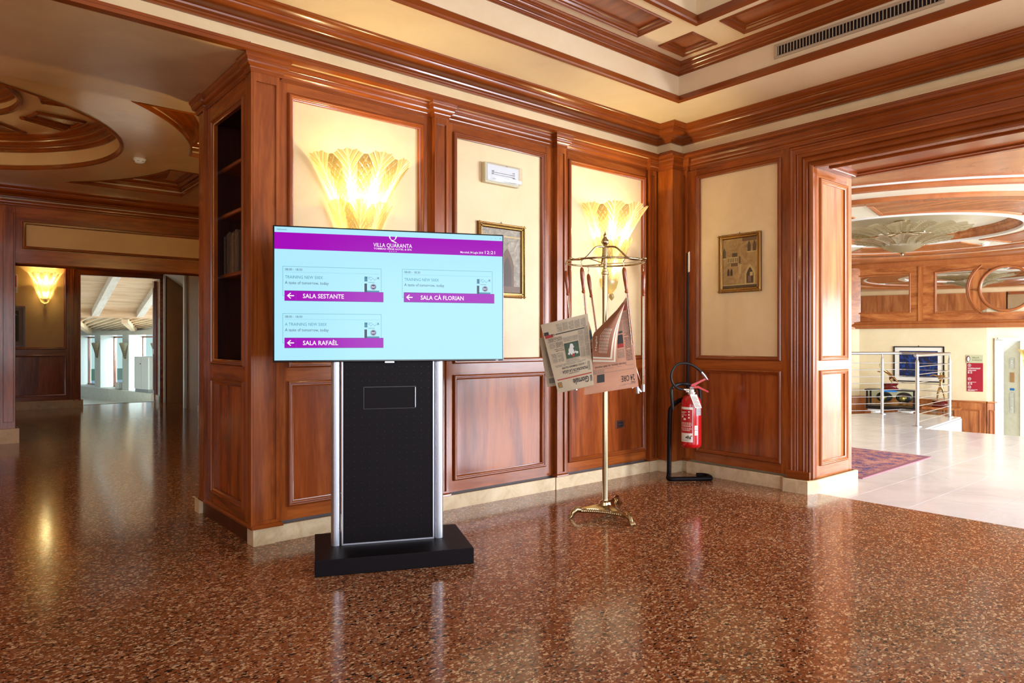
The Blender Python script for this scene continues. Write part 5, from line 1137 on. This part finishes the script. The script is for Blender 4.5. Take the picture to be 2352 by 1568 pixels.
m = MB(FZ); m.add([(arcp(RC,2*PI*i/40)[0],.034,arcp(RC,2*PI*i/40)[1]) for i in range(40)], [tuple(range(40))]); m.build('round_mirror', mirror, fzo)
m = MB(FZ); m.tube([(arcp(RC,2*PI*i/48)[0],.04,arcp(RC,2*PI*i/48)[1]) for i in range(48)], .026, 8, closed=True); m.build('mirror_ring', lob_m, fzo, smooth=60)
# wainscot of the lobby
m = MB(FF); m.box(-1.04,1.11,0,.03,LZ,.08); wto = m.build('wainscot', lob_z, wf)
MB(FF).sweep([(-1.04,0,.06),(1.11,0,.06)], [(0,0),(.035,0),(.055,.02),(.055,.035),(0,.035)], (0,0,1), (0,1,0)).build('wainscot_cap', lob_y, wf)
for (a,b) in ((-.95,-.35),(-.25,.45),(.60,1.02)): 
    for (z0,z1) in ((-.95,-.06),): MB(FF).rect(a,b,z0,z1,FM,d=.03).build('panel_moulding', lob_m, wf, smooth=35); MB(FF).box(a+.03,b-.03,.03,.032,z0+.03,z1-.03).build('wood_panel', lob_z, wf)
m = MB(FR_); m.box(0,.15,0,.03,LZ,.08); m.build('wainscot', lob_z, wro); MB(FR_).sweep([(0,0,.06),(.15,0,.06)], [(0,0),(.035,0),(.055,.02),(.055,.035),(0,.035)], (0,0,1), (0,1,0)).build('wainscot_cap', lob_y, wro); MB(FR_).rect(.03,.12,-.95,-.06,FM,d=.03).build('panel_moulding', lob_m, wro, smooth=35)
m = MB(FL_); m.box(-3.5,0,0,.03,LZ,.08); m.build('wainscot', lob_z, wl_); MB(FL_).sweep([(-3.5,0,.06),(0,0,.06)], [(0,0),(.035,0),(.055,.02),(.055,.035),(0,.035)], (0,0,1), (0,1,0)).build('wainscot_cap', lob_y, wl_)
m = MB(FL_); m.box(-3.5,0,0,.06,1.46,2.69); m.build('frieze', lob_y, wl_)
for a in (-.30,-.9,-1.6): MB(FL_).rect(a-.45,a,-.95,-.06,FM,d=.03).build('panel_moulding', lob_m, wl_, smooth=35)
# ---------------------------------------------------------------- lift portal
lp = empty('lift_portal', FR_((.33,0,LZ)), 0, 'pale stone lift portal with call buttons beside the red directory sign', 'lift')
FLp = Fr(Vector((0,0,0)), FR_.ax, FR_.n)
m = MB(FLp); m.box(-.214,-.077,-.02,.05,0,2.36).box(.181,.21,-.02,.05,0,2.36).box(-.214,.21,-.02,.05,2.31,2.36).box(-.17,.16,-.02,.07,2.345,2.37); m.build('stone_frame', lift_stone, lp, bevel=.003)
m = MB(FLp); m.box(-.09,-.07,-.5,.0,0,2.31); m.box(-.08,.31,-.5,-.48,0,2.31); m.build('recess', lift_stone, lp)
m = MB(FLp); m.add([(.181,0,0),(.181,0,2.31),(-.02,-.30,2.31),(-.02,-.30,0)], [(0,1,2,3)]); m.build('reveal', lift_stone, lp)
m = MB(FLp); m.add([(-.08,0,2.31),(.181,0,2.31),(-.02,-.30,2.05),(-.08,-.30,2.05)], [(0,1,2,3)]); m.build('recess_head', white_wall, lp)
rv = Fr((.31,0,0), (1,0,0), (0,0,0) or (0,1,0)); vdir = (Vector(FLp((-.02,-.30,0)))-Vector(FLp((.181,0,0)))).normalized(); nrm_ = vdir.cross(Vector((0,0,1))); nrm_ = nrm_ if nrm_.dot(nf) > 0 else -nrm_
FRv = Fr(FLp((.181,0,0)), vdir, nrm_)
for (z0, z1, nm, mt) in ((1.80,2.0,'call_display',chrome),(1.55,1.73,'notice',tan_wall),(.98,1.36,'call_panel',chrome)): MB(FRv).box(.09,.17,0,.012,z0,z1).build(nm, mt, lp, bevel=.003)
MB(FRv).box(.09,.17,.0,.008,1.40,1.44).build('blue_label', mat('blue_label', lin(30,120,200), .5), lp); 
m = MB(FRv)
for z in (1.9,1.94,1.25,1.08): m.ball((.13,.014,z), .012, seg=8, rings=5)
m.build('button', plastic, lp)
wl2 = MB(FR_).box(.64,2.4,-.3,.0,LZ,1.5).build('wall_far_end', lobby_stucco, kind='structure')
make_sconce(tuple(FR_((.70,.03,.50))), math.atan2(FR_.ax.y, FR_.ax.x), 'small lit glass wall lamp at the right edge beside the lift', 4, k=.7, detail=0)
# ---------------------------------------------------------------- directory sign
ds = empty('directory_sign', FF((.93,0,.27)), math.atan2(ua.y, ua.x), 'tall dark red directory sign with white arrows on the cream lobby wall', 'sign')
FS0 = Fr((0,0,0),(1,0,0),(0,-1,0))
MB(FS0).box(-.125,.125,0,.012,0,.53).build('red_board', mat('sign_red', lin(158,22,44), .4), ds)
MB(FS0).box(-.135,.125,0,.016,.53,.68).build('header_board', mat('sign_sage', lin(186,188,150), .5), ds)
m = MB(FS0); d_ = .0175
put_text(m, 'VILLA', -.045, .615, .045, d_, 1); put_text(m, 'QUARANTA', -.045, .570, .040, d_, 1, width=.155)
n = 20; m.add([(-.105+.032*math.cos(2*PI*i/n),d_,.605+.062*math.sin(2*PI*i/n)) for i in range(n)], [tuple(range(n))], 2); m.add([(-.10+.018*math.cos(2*PI*i/n),d_+.0004,.60+.045*math.sin(2*PI*i/n)) for i in range(n)], [tuple(range(n))], 0)
d_ = .0135
def icon(z, ang):
    n = 20; c_ = (-.085, z)
    m.add([(c_[0]+.026*math.cos(2*PI*i/n),d_,c_[1]+.028*math.sin(2*PI*i/n)) for i in range(n)], [tuple(range(n))], 0)
    m.add([(c_[0]+.021*math.cos(2*PI*i/n),d_+.0004,c_[1]+.023*math.sin(2*PI*i/n)) for i in range(n)], [tuple(range(n))], 3)
    ca, sa = math.cos(ang), math.sin(ang)
    T_ = lambda x, z_: (c_[0]+x*ca-z_*sa, d_+.0008, c_[1]+x*sa+z_*ca)
    m.add([T_(-.015,-.003),T_(.004,-.003),T_(.004,.003),T_(-.015,.003)], [(0,1,2,3)], 0); m.add([T_(.0,-.012),T_(.016,0),T_(.0,.012)], [(0,1,2)], 0)
icon(.485, PI/2); icon(.235, PI); icon(.08, 0)
put_text(m, 'SALE MEETING IN PALAZZO', -.11, .430, .017, d_, 0, bold=.03, width=.20)
for (z, w_) in ((.418,.19),(.385,.13),(.17,.13)): m.quad((-.11,d_,z),(-.11+w_,d_,z),(-.11+w_,d_,z+.006),(-.11,d_,z+.006),0)
for (z0) in (.365,.350,.335,.155,.140,.125):
    for x in (-.11,-.07): m.quad((x,d_,z0),(x+.026,d_,z0),(x+.026,d_,z0+.007),(x,d_,z0+.007),0)
put_text(m, 'CAMERE / ROOMS', -.11, .390, .015, d_, 0, bold=.02, width=.13); put_text(m, 'RISTORANTE', -.11, .025, .018, d_, 0, bold=.03, width=.15); m.quad((-.11,d_,.012),(0,d_,.012),(0,d_,.018),(-.11,d_,.018),0)
m.build('lettering', [white_gloss, mat('sign_text_grey', lin(96,90,80), .5), mat('emblem_brown', lin(110,70,66), .5), bpy.data.materials['sign_red']], ds, weld=False)
# ---------------------------------------------------------------- blue painting
bpn = empty('painting', FF((.015,0,.76)), math.atan2(ua.y, ua.x), 'large dark blue swirling painting with white mount and black frame on the far lobby wall', 'painting')
bl = mat('swirling_blue', lin(20,30,70), .3); v = coords(bl); L(bl, ramp(bl, noise(bl, v, 5, 8, .62, 3.0), [(.36, lin(34,36,46)), (.5, lin(20,34,70)), (.60, lin(28,66,140)), (.66, lin(24,40,96))]), base(bl))
MB(FS0).rect(-.43,.43,-.345,.345,[(0,0),(0,.03),(.02,.03),(.02,0)]).build('frame', black, bpn)
MB(FS0).box(-.41,.41,0,.008,-.325,.325).build('mount', paper_w, bpn); MB(FS0).box(-.33,.32,.008,.012,-.255,.255).build('canvas', bl, bpn)
m = MB(FS0); m.tube([(-.01,.01,.345),(0,.01,.365),(.01,.01,.345)], .004, 5); m.build('hanger', black, bpn)
# ---------------------------------------------------------------- display case on fluted columns, bronzes
FD2 = lambda u, d: FF((u, d, 0))
def fluted(c, z0, z1, r, label):
    e_ = empty('fluted_column', (c.x, c.y, z0), 0, label, 'column'); m = MB(); n = 40; vs = []
    for z in (0, z1-z0):
        for i in range(n): rr_ = r*(1-.07*(i % 2)); vs.append((rr_*math.cos(2*PI*i/n), rr_*math.sin(2*PI*i/n), z))
    m.add(vs, [(i,(i+1)%n,n+(i+1)%n,n+i) for i in range(n)]+[tuple(range(n,2*n))]); m.build('shaft', white_gloss, e_)
    m = MB(); m.box(-r*1.2,r*1.2,-r*1.2,r*1.2,z1-z0-.03,z1-z0); m.box(-r*1.2,r*1.2,-r*1.2,r*1.2,0,.06); m.build('plinth', white_gloss, e_)
ca = FF((-.62,.50,0)); cb = FF((-.10,.50,0))
fluted(ca, LZ, -.10, .10, 'white fluted column under the left half of the glass display case')
fluted(cb, LZ, -.10, .10, 'white fluted column under the right half of the glass display case')
dc = empty('display_case', FF((-.36,.50,-.10)), math.atan2(ua.y, ua.x), 'black and glass table display case with gilt ornaments, standing on two white columns', 'display case')
MB(FS0).box(-.42,.42,-.16,.16,0,.06).build('base', black, dc); MB(FS0).box(-.44,.44,-.17,.17,.36,.38).build('top', black, dc)
for u in (-.40,.40):
    for d in (-.15,.15): MB(FS0).box(u-.016,u+.016,d-.012,d+.012,.06,.36).build('corner_post', black, dc)
MB(FS0).box(-.385,.385,-.002+.14,.142,.06,.36).build('front_glass', pane, dc)
MB(FS0).box(-.10,.12,.17,.172,.34,.368).build('blue_label', bpy.data.materials['blue_label'], dc)
for i, u in enumerate((-.13,.21)):
    e_ = empty('gilt_helmet', FF((-.36+u,.50,-.04)), math.atan2(ua.y, ua.x), ('black oval ornament with a gilt face, on the left inside the glass case','black oval ornament with a gilt face, on the right inside the glass case')[i], 'ornament')
    m = MB(); m.ball((0,0,.17), .12, seg=16, rings=10, sc=(1.2,.5,.85)); m.build('shell', black, e_, smooth=60)
    m = MB(FS0); m.ball((-.02,.06,.16), .062, seg=12, rings=8); m.ball((.03,.07,.17), .03, seg=8, rings=6); m.ball((-.05,.07,.15), .024, seg=8, rings=6); m.tube([(-.10,.05,.02),(-.05,.07,.045),(0,.06,.02),(.06,.07,.045),(.12,.05,.02)], .012, 6); m.build('gilt_relief', gold, e_, smooth=60)
def bronze_fig(loc, rz, label, pose):
    e_ = empty('bronze_figure', loc, rz, label, 'sculpture')
    MB().lathe([(.001,0),(.15,0),(.16,.02),(.13,.04),(.125,.07),(.15,.10),(.16,.12),(.12,.125),(.001,.125)], (0,0,0), 24, sy=.6).build('mahogany_base', mahog, e_, smooth=40)
    bm2 = bmesh.new(); ly = bm2.verts.layers.skin.verify(); vv = {}
    for k, (p, r_) in pose['v'].items(): v = bm2.verts.new(p); v[ly].radius = (r_, r_); vv[k] = v
    vv[pose['root']][ly].use_root = True
    for a, b in pose['e']: bm2.edges.new((vv[a], vv[b]))
    me = bpy.data.meshes.new('figure'); bm2.to_mesh(me); bm2.free(); o = bpy.data.objects.new('figure', me); link(o); o.parent = e_; me.materials.append(bronze)
    o.modifiers.new('skin', 'SKIN').use_smooth_shade = True; sb = o.modifiers.new('sub', 'SUBSURF'); sb.levels = 1; sb.render_levels = 1
    return e_
EE = [('pel','wst'),('wst','chs'),('chs','nck'),('nck','hed'),('chs','s1'),('s1','e1'),('e1','h1'),('chs','s2'),('s2','e2'),('e2','h2'),('pel','k1'),('k1','f1'),('f1','t1'),('pel','k2'),('k2','f2'),('f2','t2')]
stand_ = {'root':'pel','e':EE,'v':{'pel':((0,0,.40),.034),'wst':((0,0,.47),.028),'chs':((.0,0,.55),.038),'nck':((0,0,.60),.014),'hed':((-.01,0,.645),.027),'s1':((-.05,0,.575),.018),'e1':((-.12,-.02,.60),.013),'h1':((-.19,-.03,.57),.010),'s2':((.05,0,.575),.018),'e2':((.03,-.05,.52),.013),'h2':((-.04,-.07,.53),.010),'k1':((-.045,-.01,.28),.021),'f1':((-.065,.01,.15),.012),'t1':((-.08,-.03,.135),.009),'k2':((.04,0,.28),.021),'f2':((.055,.01,.15),.012),'t2':((.06,-.03,.135),.009)}}
lean_ = {'root':'pel','e':EE,'v':{'pel':((.04,0,.26),.03),'wst':((-.02,0,.31),.026),'chs':((-.08,0,.36),.033),'nck':((-.12,0,.38),.013),'hed':((-.155,0,.39),.025),'s1':((-.09,-.04,.37),.016),'e1':((-.15,-.05,.43),.012),'h1':((-.16,-.05,.49),.009),'s2':((-.09,.04,.36),.016),'e2':((-.16,.03,.33),.012),'h2':((-.22,.02,.34),.009),'k1':((.10,-.02,.20),.02),'f1':((.15,-.02,.14),.012),'t1':((.17,-.02,.13),.009),'k2':((.0,.02,.20),.02),'f2':((.05,.02,.14),.012),'t2':((.02,.02,.13),.009)}}
bronze_fig(FF((-.40,.50,.28)), math.atan2(ua.y, ua.x), 'leaning gilt bronze figure on a dark red oval base atop the glass display case', lean_)
sh = empty('wall_shelf', FF((.44,.30,-.06)), math.atan2(ua.y, ua.x), 'wooden shelf table with clear legs carrying the standing bronze figure', 'shelf')
MB(FS0).box(-.30,.30,-.2,.2,0,.035).build('top', lob_y, sh)
for u in (-.12,.14): MB(FS0).box(u-.03,u+.03,-.10,.10,LZ+.06,0).build('clear_leg', pane, sh)
bronze_fig(FF((.43,.32,-.025)), math.atan2(ua.y, ua.x), 'standing bronze figure with raised arm on a dark red oval base behind the railing', stand_)
# ---------------------------------------------------------------- steel railing
ra = empty('stair_railing', (10.69,3.86,0), 0, 'brushed steel railing with horizontal bars around the stair landing', 'railing')
o0 = Vector((10.69,3.86,0)); pA, pB, pC, pM, pL = Vector((12.09,4.90,0)), o0, Vector((12.44,4.02,0)), Vector((12.52,4.76,0)), Vector((10.6,5.80,0))
for nm, p in (('post', pA), ('post', pB), ('post', pC)):
    q = p-o0; po = MB().lathe([(.0,0),(.024,0),(.024,.90),(.018,.93),(.012,.94),(.012,.985)], tuple(q), 16).build(nm, steel, ra, smooth=40)
    MB().lathe([(.001,0),(.06,0),(.06,.01),(.045,.014),(.03,.014)], tuple(q), 16).build('foot_plate', steel, po, smooth=40)
def Zp(p, z): q = p-o0; return (q.x, q.y, z)
MB().tube([Zp(pL,1.005),Zp(pA,1.005),Zp(pM,1.005),Zp(pC,1.005),Zp(pB+(pB-pC)*.03,1.005)], .023, 12).build('handrail', steel, ra, smooth=60)
m = MB(); q = pB+(pB-pC)*.03-o0; m.ball((q.x,q.y,1.005), .032, seg=14, rings=10); m.build('end_knob', steel, ra, smooth=60)
dBC = (pC-pB).normalized(); dAL = (pL-pA).normalized()
for i in range(8):
    z = .06+i*.112
    m = MB(); m.tube([Zp(pB+dBC*.045,z),Zp(pC+dBC*.09,z)], .0055, 8); m.tube([Zp(pB+dBC*.02,z),Zp(pB+dBC*.075,z)], .010, 8); m.ball(Zp(pC+dBC*.09,z), .010, seg=8, rings=6); m.build('bar', steel, ra, smooth=60)
    m = MB(); m.tube([Zp(pL,z),Zp(pA,z),Zp(pM,z),Zp(pC,z)], .005, 8); m.tube([Zp(pM+(pA-pM)*.10,z),Zp(pM,z),Zp(pM+(pC-pM)*.08,z)], .009, 8); m.build('bar', steel, ra, smooth=60)
# ---------------------------------------------------------------- rug
rg = empty('rug', (7.0,3.6,0), 0, 'patterned blue and rust oriental rug on the pale marble beyond the doorway', 'rug')
rm = mat('rug_pile', lin(80,70,120), .95); v = coords(rm)
vo = N(rm, 'ShaderNodeTexVoronoi', feature='F1'); vo.inputs['Scale'].default_value = 9; L(rm, v, vo.inputs['Vector']); nn_ = noise(rm, v, 22, 6, .7, 3.0)
mm_ = N(rm, 'ShaderNodeMath', operation='MULTIPLY_ADD'); L(rm, vo.outputs['Distance'], mm_.inputs[0]); mm_.inputs[1].default_value = .35; L(rm, nn_, mm_.inputs[2])
L(rm, ramp(rm, mm_.outputs[0], [(.34, lin(40,42,88)), (.48, lin(96,86,120)), (.56, lin(60,70,140)), (.66, lin(168,104,98)), (.8, lin(196,150,140))]), base(rm))
bord = mat('rug_border', lin(150,100,112), .95)
P_ = [(7.955,2.735),(6.235,2.69),(6.235,4.9),(7.94,4.9)]
m = MB(); m.add([(x-7,y-3.6,0) for x,y in P_]+[(x-7,y-3.6,.008) for x,y in P_], [(0,1,2,3),(4,5,6,7),(0,1,5,4),(1,2,6,5),(2,3,7,6),(3,0,4,7)]); m.build('border', bord, rg)
P2 = [(7.92,2.775),(6.275,2.73),(6.275,4.86),(7.905,4.86)]
m = MB(); m.add([(x-7,y-3.6,.0105) for x,y in P2], [(0,1,2,3)]); m.build('pile', rm, rg)
# ---------------------------------------------------------------- chandelier
ch = empty('chandelier', (10.45,3.97,LC_Z+.14), 0, 'large leaf-glass ceiling chandelier with a frosted bowl hanging under the oval ceiling', 'chandelier')
DZ = -.06
def ring_leaf(r0, r1, hw, z0, z1):
    def f(s_, t): 
        hw_ = hw*(.45+.55*min(1, s_*1.8))*(1 if s_ < .75 else 1-(s_-.75)*1.2)
        return (r0+(r1-r0)*s_, t*hw_, z0+(z1-z0)*s_-.025*t*t+.02*math.sin(PI*s_))
    return f
me1 = leaf_mesh('leaf', clear_leaf, ring_leaf(.38,.86,.17,-.20,-.13), nt=12, ns=12); me2 = leaf_mesh('leaf', clear_leaf, ring_leaf(.24,.64,.14,-.335,-.26), nt=12, ns=12)
for me_, n, off in ((me1,18,0),(me2,15,.2)):
    for i in range(n):
        o = bpy.data.objects.new('leaf', me_); link(o); o.parent = ch; o.rotation_euler = (0,0,2*PI*i/n+off)
MB().lathe([(.31,-.315),(.28,-.335),(.23,-.38),(.14,-.425),(.03,-.445),(.001,-.445)], (0,0,0), 28).build('bowl', clear_leaf, ch, smooth=60)
MB().ball((0,0,-.468), .026).build('finial', brass, ch, smooth=60)
m = MB(); m.lathe([(.10,0),(.10,-.03),(.02,-.04),(.02,-.30)], (0,0,0), 16)
for i in range(6): a = PI/3*i; m.tube([(0,0,-.16),(.42*math.cos(a),.42*math.sin(a),-.21)], .008, 6); m.tube([(0,0,-.25),(.27*math.cos(a),.27*math.sin(a),-.30)], .008, 6)
m.build('metal_frame', brass, ch, smooth=50)
# ---------------------------------------------------------------- glazed corridor beyond the left doorway (lower level)
pine = wood('pine', lin(196,158,118), lin(216,182,144), lin(230,202,170), axis='x', rough=.5, coat=0); white_pine = wood('whitewashed_pine', lin(214,206,192), lin(228,222,210), lin(236,232,224), axis='y', rough=.5, coat=0)
KZ = -1.0
MB().box(.5,14,15.32,45,KZ-.1,KZ).box(-3.2,3.6,15.2,15.33,KZ-.1,-.0).build('floor_corridor', stone('pale_floor', lin(206,202,192), lin(222,218,208), lin(230,228,220), .3), kind='structure')
cc = MB().box(-2,16,15.3,40,3.95,4.0).build('ceiling_corridor', white_wall, kind='structure')
# sloping boards between the doorway and the cross beam
def zs(y): return 1.98+(20.0-y)*.30
y = 20.0; i = 0
while y > 15.3:
    m = MB(); y2 = y-.15; m.add([(1.0,y,zs(y)),(6,y,zs(y)),(6,y2+.006,zs(y2)),(1.0,y2+.006,zs(y2)),(1.0,y,zs(y)+.03),(6,y,zs(y)+.03),(6,y2+.006,zs(y2)+.03),(1.0,y2+.006,zs(y2)+.03)], [(0,1,2,3),(4,5,6,7),(0,1,5,4),(1,2,6,5),(2,3,7,6),(3,0,4,7)]); m.build('plank', pine, cc); y = y2; i += 1
MB().box(1.0,6.5,19.95,20.15,1.80,2.30).build('cross_beam', pine, cc)
for x in (2.05,3.05,4.05,5.05):
    m = MB(); x2 = x+.0; m.add([(x,19.95,1.83),(x+.16,19.95,1.83),(x+.16,15.4,1.83+4.55*.30),(x,15.4,1.83+4.55*.30),(x,19.95,2.03),(x+.16,19.95,2.03),(x+.16,15.4,2.03+4.55*.30),(x,15.4,2.03+4.55*.30)], [(0,1,2,3),(4,5,6,7),(0,1,5,4),(1,2,6,5),(2,3,7,6),(3,0,4,7)]); m.build('rafter', white_pine, cc)
# window wall running obliquely
wa0, wa1 = Vector((4.9,33.0,0)), Vector((7.0,22.5,0)); wd = (wa1-wa0).normalized(); wn0 = Vector((-wd.y,wd.x,0)); wn0 = wn0 if wn0.dot(-wa0) > 0 else -wn0
FG = Fr(wa0, wd, wn0); Lw = (wa1-wa0).length
gw = MB(FG).box(-3,Lw+2,-.4,-.30,1.45,2.4).build('wall_corridor', white_wall, kind='structure')
MB(FG).box(-3,Lw+2,-.3,.5,KZ,KZ+.42).build('stone_ledge', stone('ledge_stone', lin(208,204,192), lin(222,220,210), lin(232,230,224), .4), gw)
nw = 5; pit = (Lw+2)/nw
for i in range(nw+1):
    u = i*pit-1.0
    MB(FG).box(u,u+.55,-.3,.30,KZ+.4,1.45).build('pier', white_wall, gw)
    a, b = u+.55, u+pit
    m = MB(FG)
    for (x0,x1,z0,z1) in ((a,a+.06,KZ+.42,1.4),(b-.06,b,KZ+.42,1.4),(a,b,1.34,1.4),(a,b,KZ+.42,KZ+.48)): m.box(x0,x1,-.25,-.18,z0,z1)
    o = m.build('window_%d' % (20+i), wood_z, kind='structure'); MB(FG).box(a+.05,b-.05,-.22,-.21,KZ+.45,1.36).build('window_pane', pane, o)
    if i in (1,2,3,4):
        c_ = FG((u+.27,.30,.55)); make_sc = empty('corridor_sconce', tuple(c_), math.atan2(wd.y, wd.x), ['','leftmost unlit leaf-glass wall lamp on the white piers','second unlit leaf-glass wall lamp on the white piers','third unlit leaf-glass wall lamp on the white piers','unlit leaf-glass wall lamp on the nearest white pier'][i], 'wall lamp', 'unlit lamps in the glazed corridor')
        for th in (-70,-25,25,70):
            me = leaf_mesh('leaf', clear_leaf, sconce_leaf(math.radians(th), .07, .26, .05, .62, .05, .16), nt=8, ns=10); o = bpy.data.objects.new('leaf', me); link(o); o.parent = make_sc
        MB().lathe([(.001,0),(.05,.03),(.07,.08)], (0,0,0), 12, a0=PI, a1=2*PI).build('cup', clear_leaf, make_sc, smooth=50)
    if i == 2:
        cb_ = empty('white_cabinet', tuple(FG((u+pit*.80,.05,KZ+.42))), math.atan2(wd.y, wd.x), 'white metal cabinet standing on the ledge between two piers of the glazed corridor', 'cabinet')
        MB().box(-.55,.55,-.45,0,.12,1.25).build('body', white_gloss, cb_, bevel=.01); MB().box(-.53,.53,-.43,-.02,0,.12).build('plinth', steel, cb_); MB().box(-.002,.002,-.452,-.449,.14,1.23).build('door_gap', joint, cb_); m = MB(); m.ball((-.05,-.46,1.0), .02, seg=8, rings=6); m.build('lock', black, cb_)
    if i in (1,3,4):
        fb = empty('floodlight', tuple(FG((u+pit-.35,.15,KZ+.42))), math.atan2(wd.y, wd.x), ['','farthest small white box light on the corridor ledge','','middle small white box light on the corridor ledge','nearest small white box light on the corridor ledge'][i], 'light', 'box lights on the ledge'); MB().box(-.15,.15,-.2,0,.02,.26).build('housing', plastic, fb, bevel=.01); MB().box(-.12,.12,-.205,-.2,.05,.23).build('lens', white_gloss, fb); MB().box(-.10,.10,-.16,-.02,0,.02).build('foot', plastic, fb)
# boarded strip ceiling with slats over the windows
for i in range(20):
    m = MB(); x = 2.3+i*.24; m.add([(x,20.3,1.80),(x+.07,20.3,1.80),(x+.07+.9,33.4,1.62),(x+.9,33.4,1.62),(x,20.3,1.86),(x+.07,20.3,1.86),(x+.07+.9,33.4,1.68),(x+.9,33.4,1.68)], [(0,1,2,3),(4,5,6,7),(0,1,5,4),(1,2,6,5),(2,3,7,6),(3,0,4,7)]); m.build('slat', pine, cc)
MB().box(2,7.4,20.3,34,1.90,1.94).build('boarding', white_wall, cc)
MB(FG).box(-3,Lw+2,.30,.42,1.44,1.60).build('wall_plate', white_pine, cc)
for (xa,xb) in ((2.7,4.6),(3.9,6.2)):
    m = MB(); m.add([(xa,21,1.70),(xa+.16,21,1.70),(xb+.16,31,1.50),(xb,31,1.50),(xa,21,1.88),(xa+.16,21,1.88),(xb+.16,31,1.68),(xb,31,1.68)], [(0,1,2,3),(4,5,6,7),(0,1,5,4),(1,2,6,5),(2,3,7,6),(3,0,4,7)]); m.build('beam', pine, cc)
MB().box(.3,.5,15.2,45,KZ,4).box(-3.2,.5,15.2,15.4,-1,4).box(3.5,14,15.3,15.5,-1,4).build('wall_corridor_left', white_wall, kind='structure')
# garden outside the corridor
MB().box(5,60,15,70,KZ-.3,KZ-.2).build('ground_garden', mat('lawn', lin(120,150,80), .9), kind='structure')
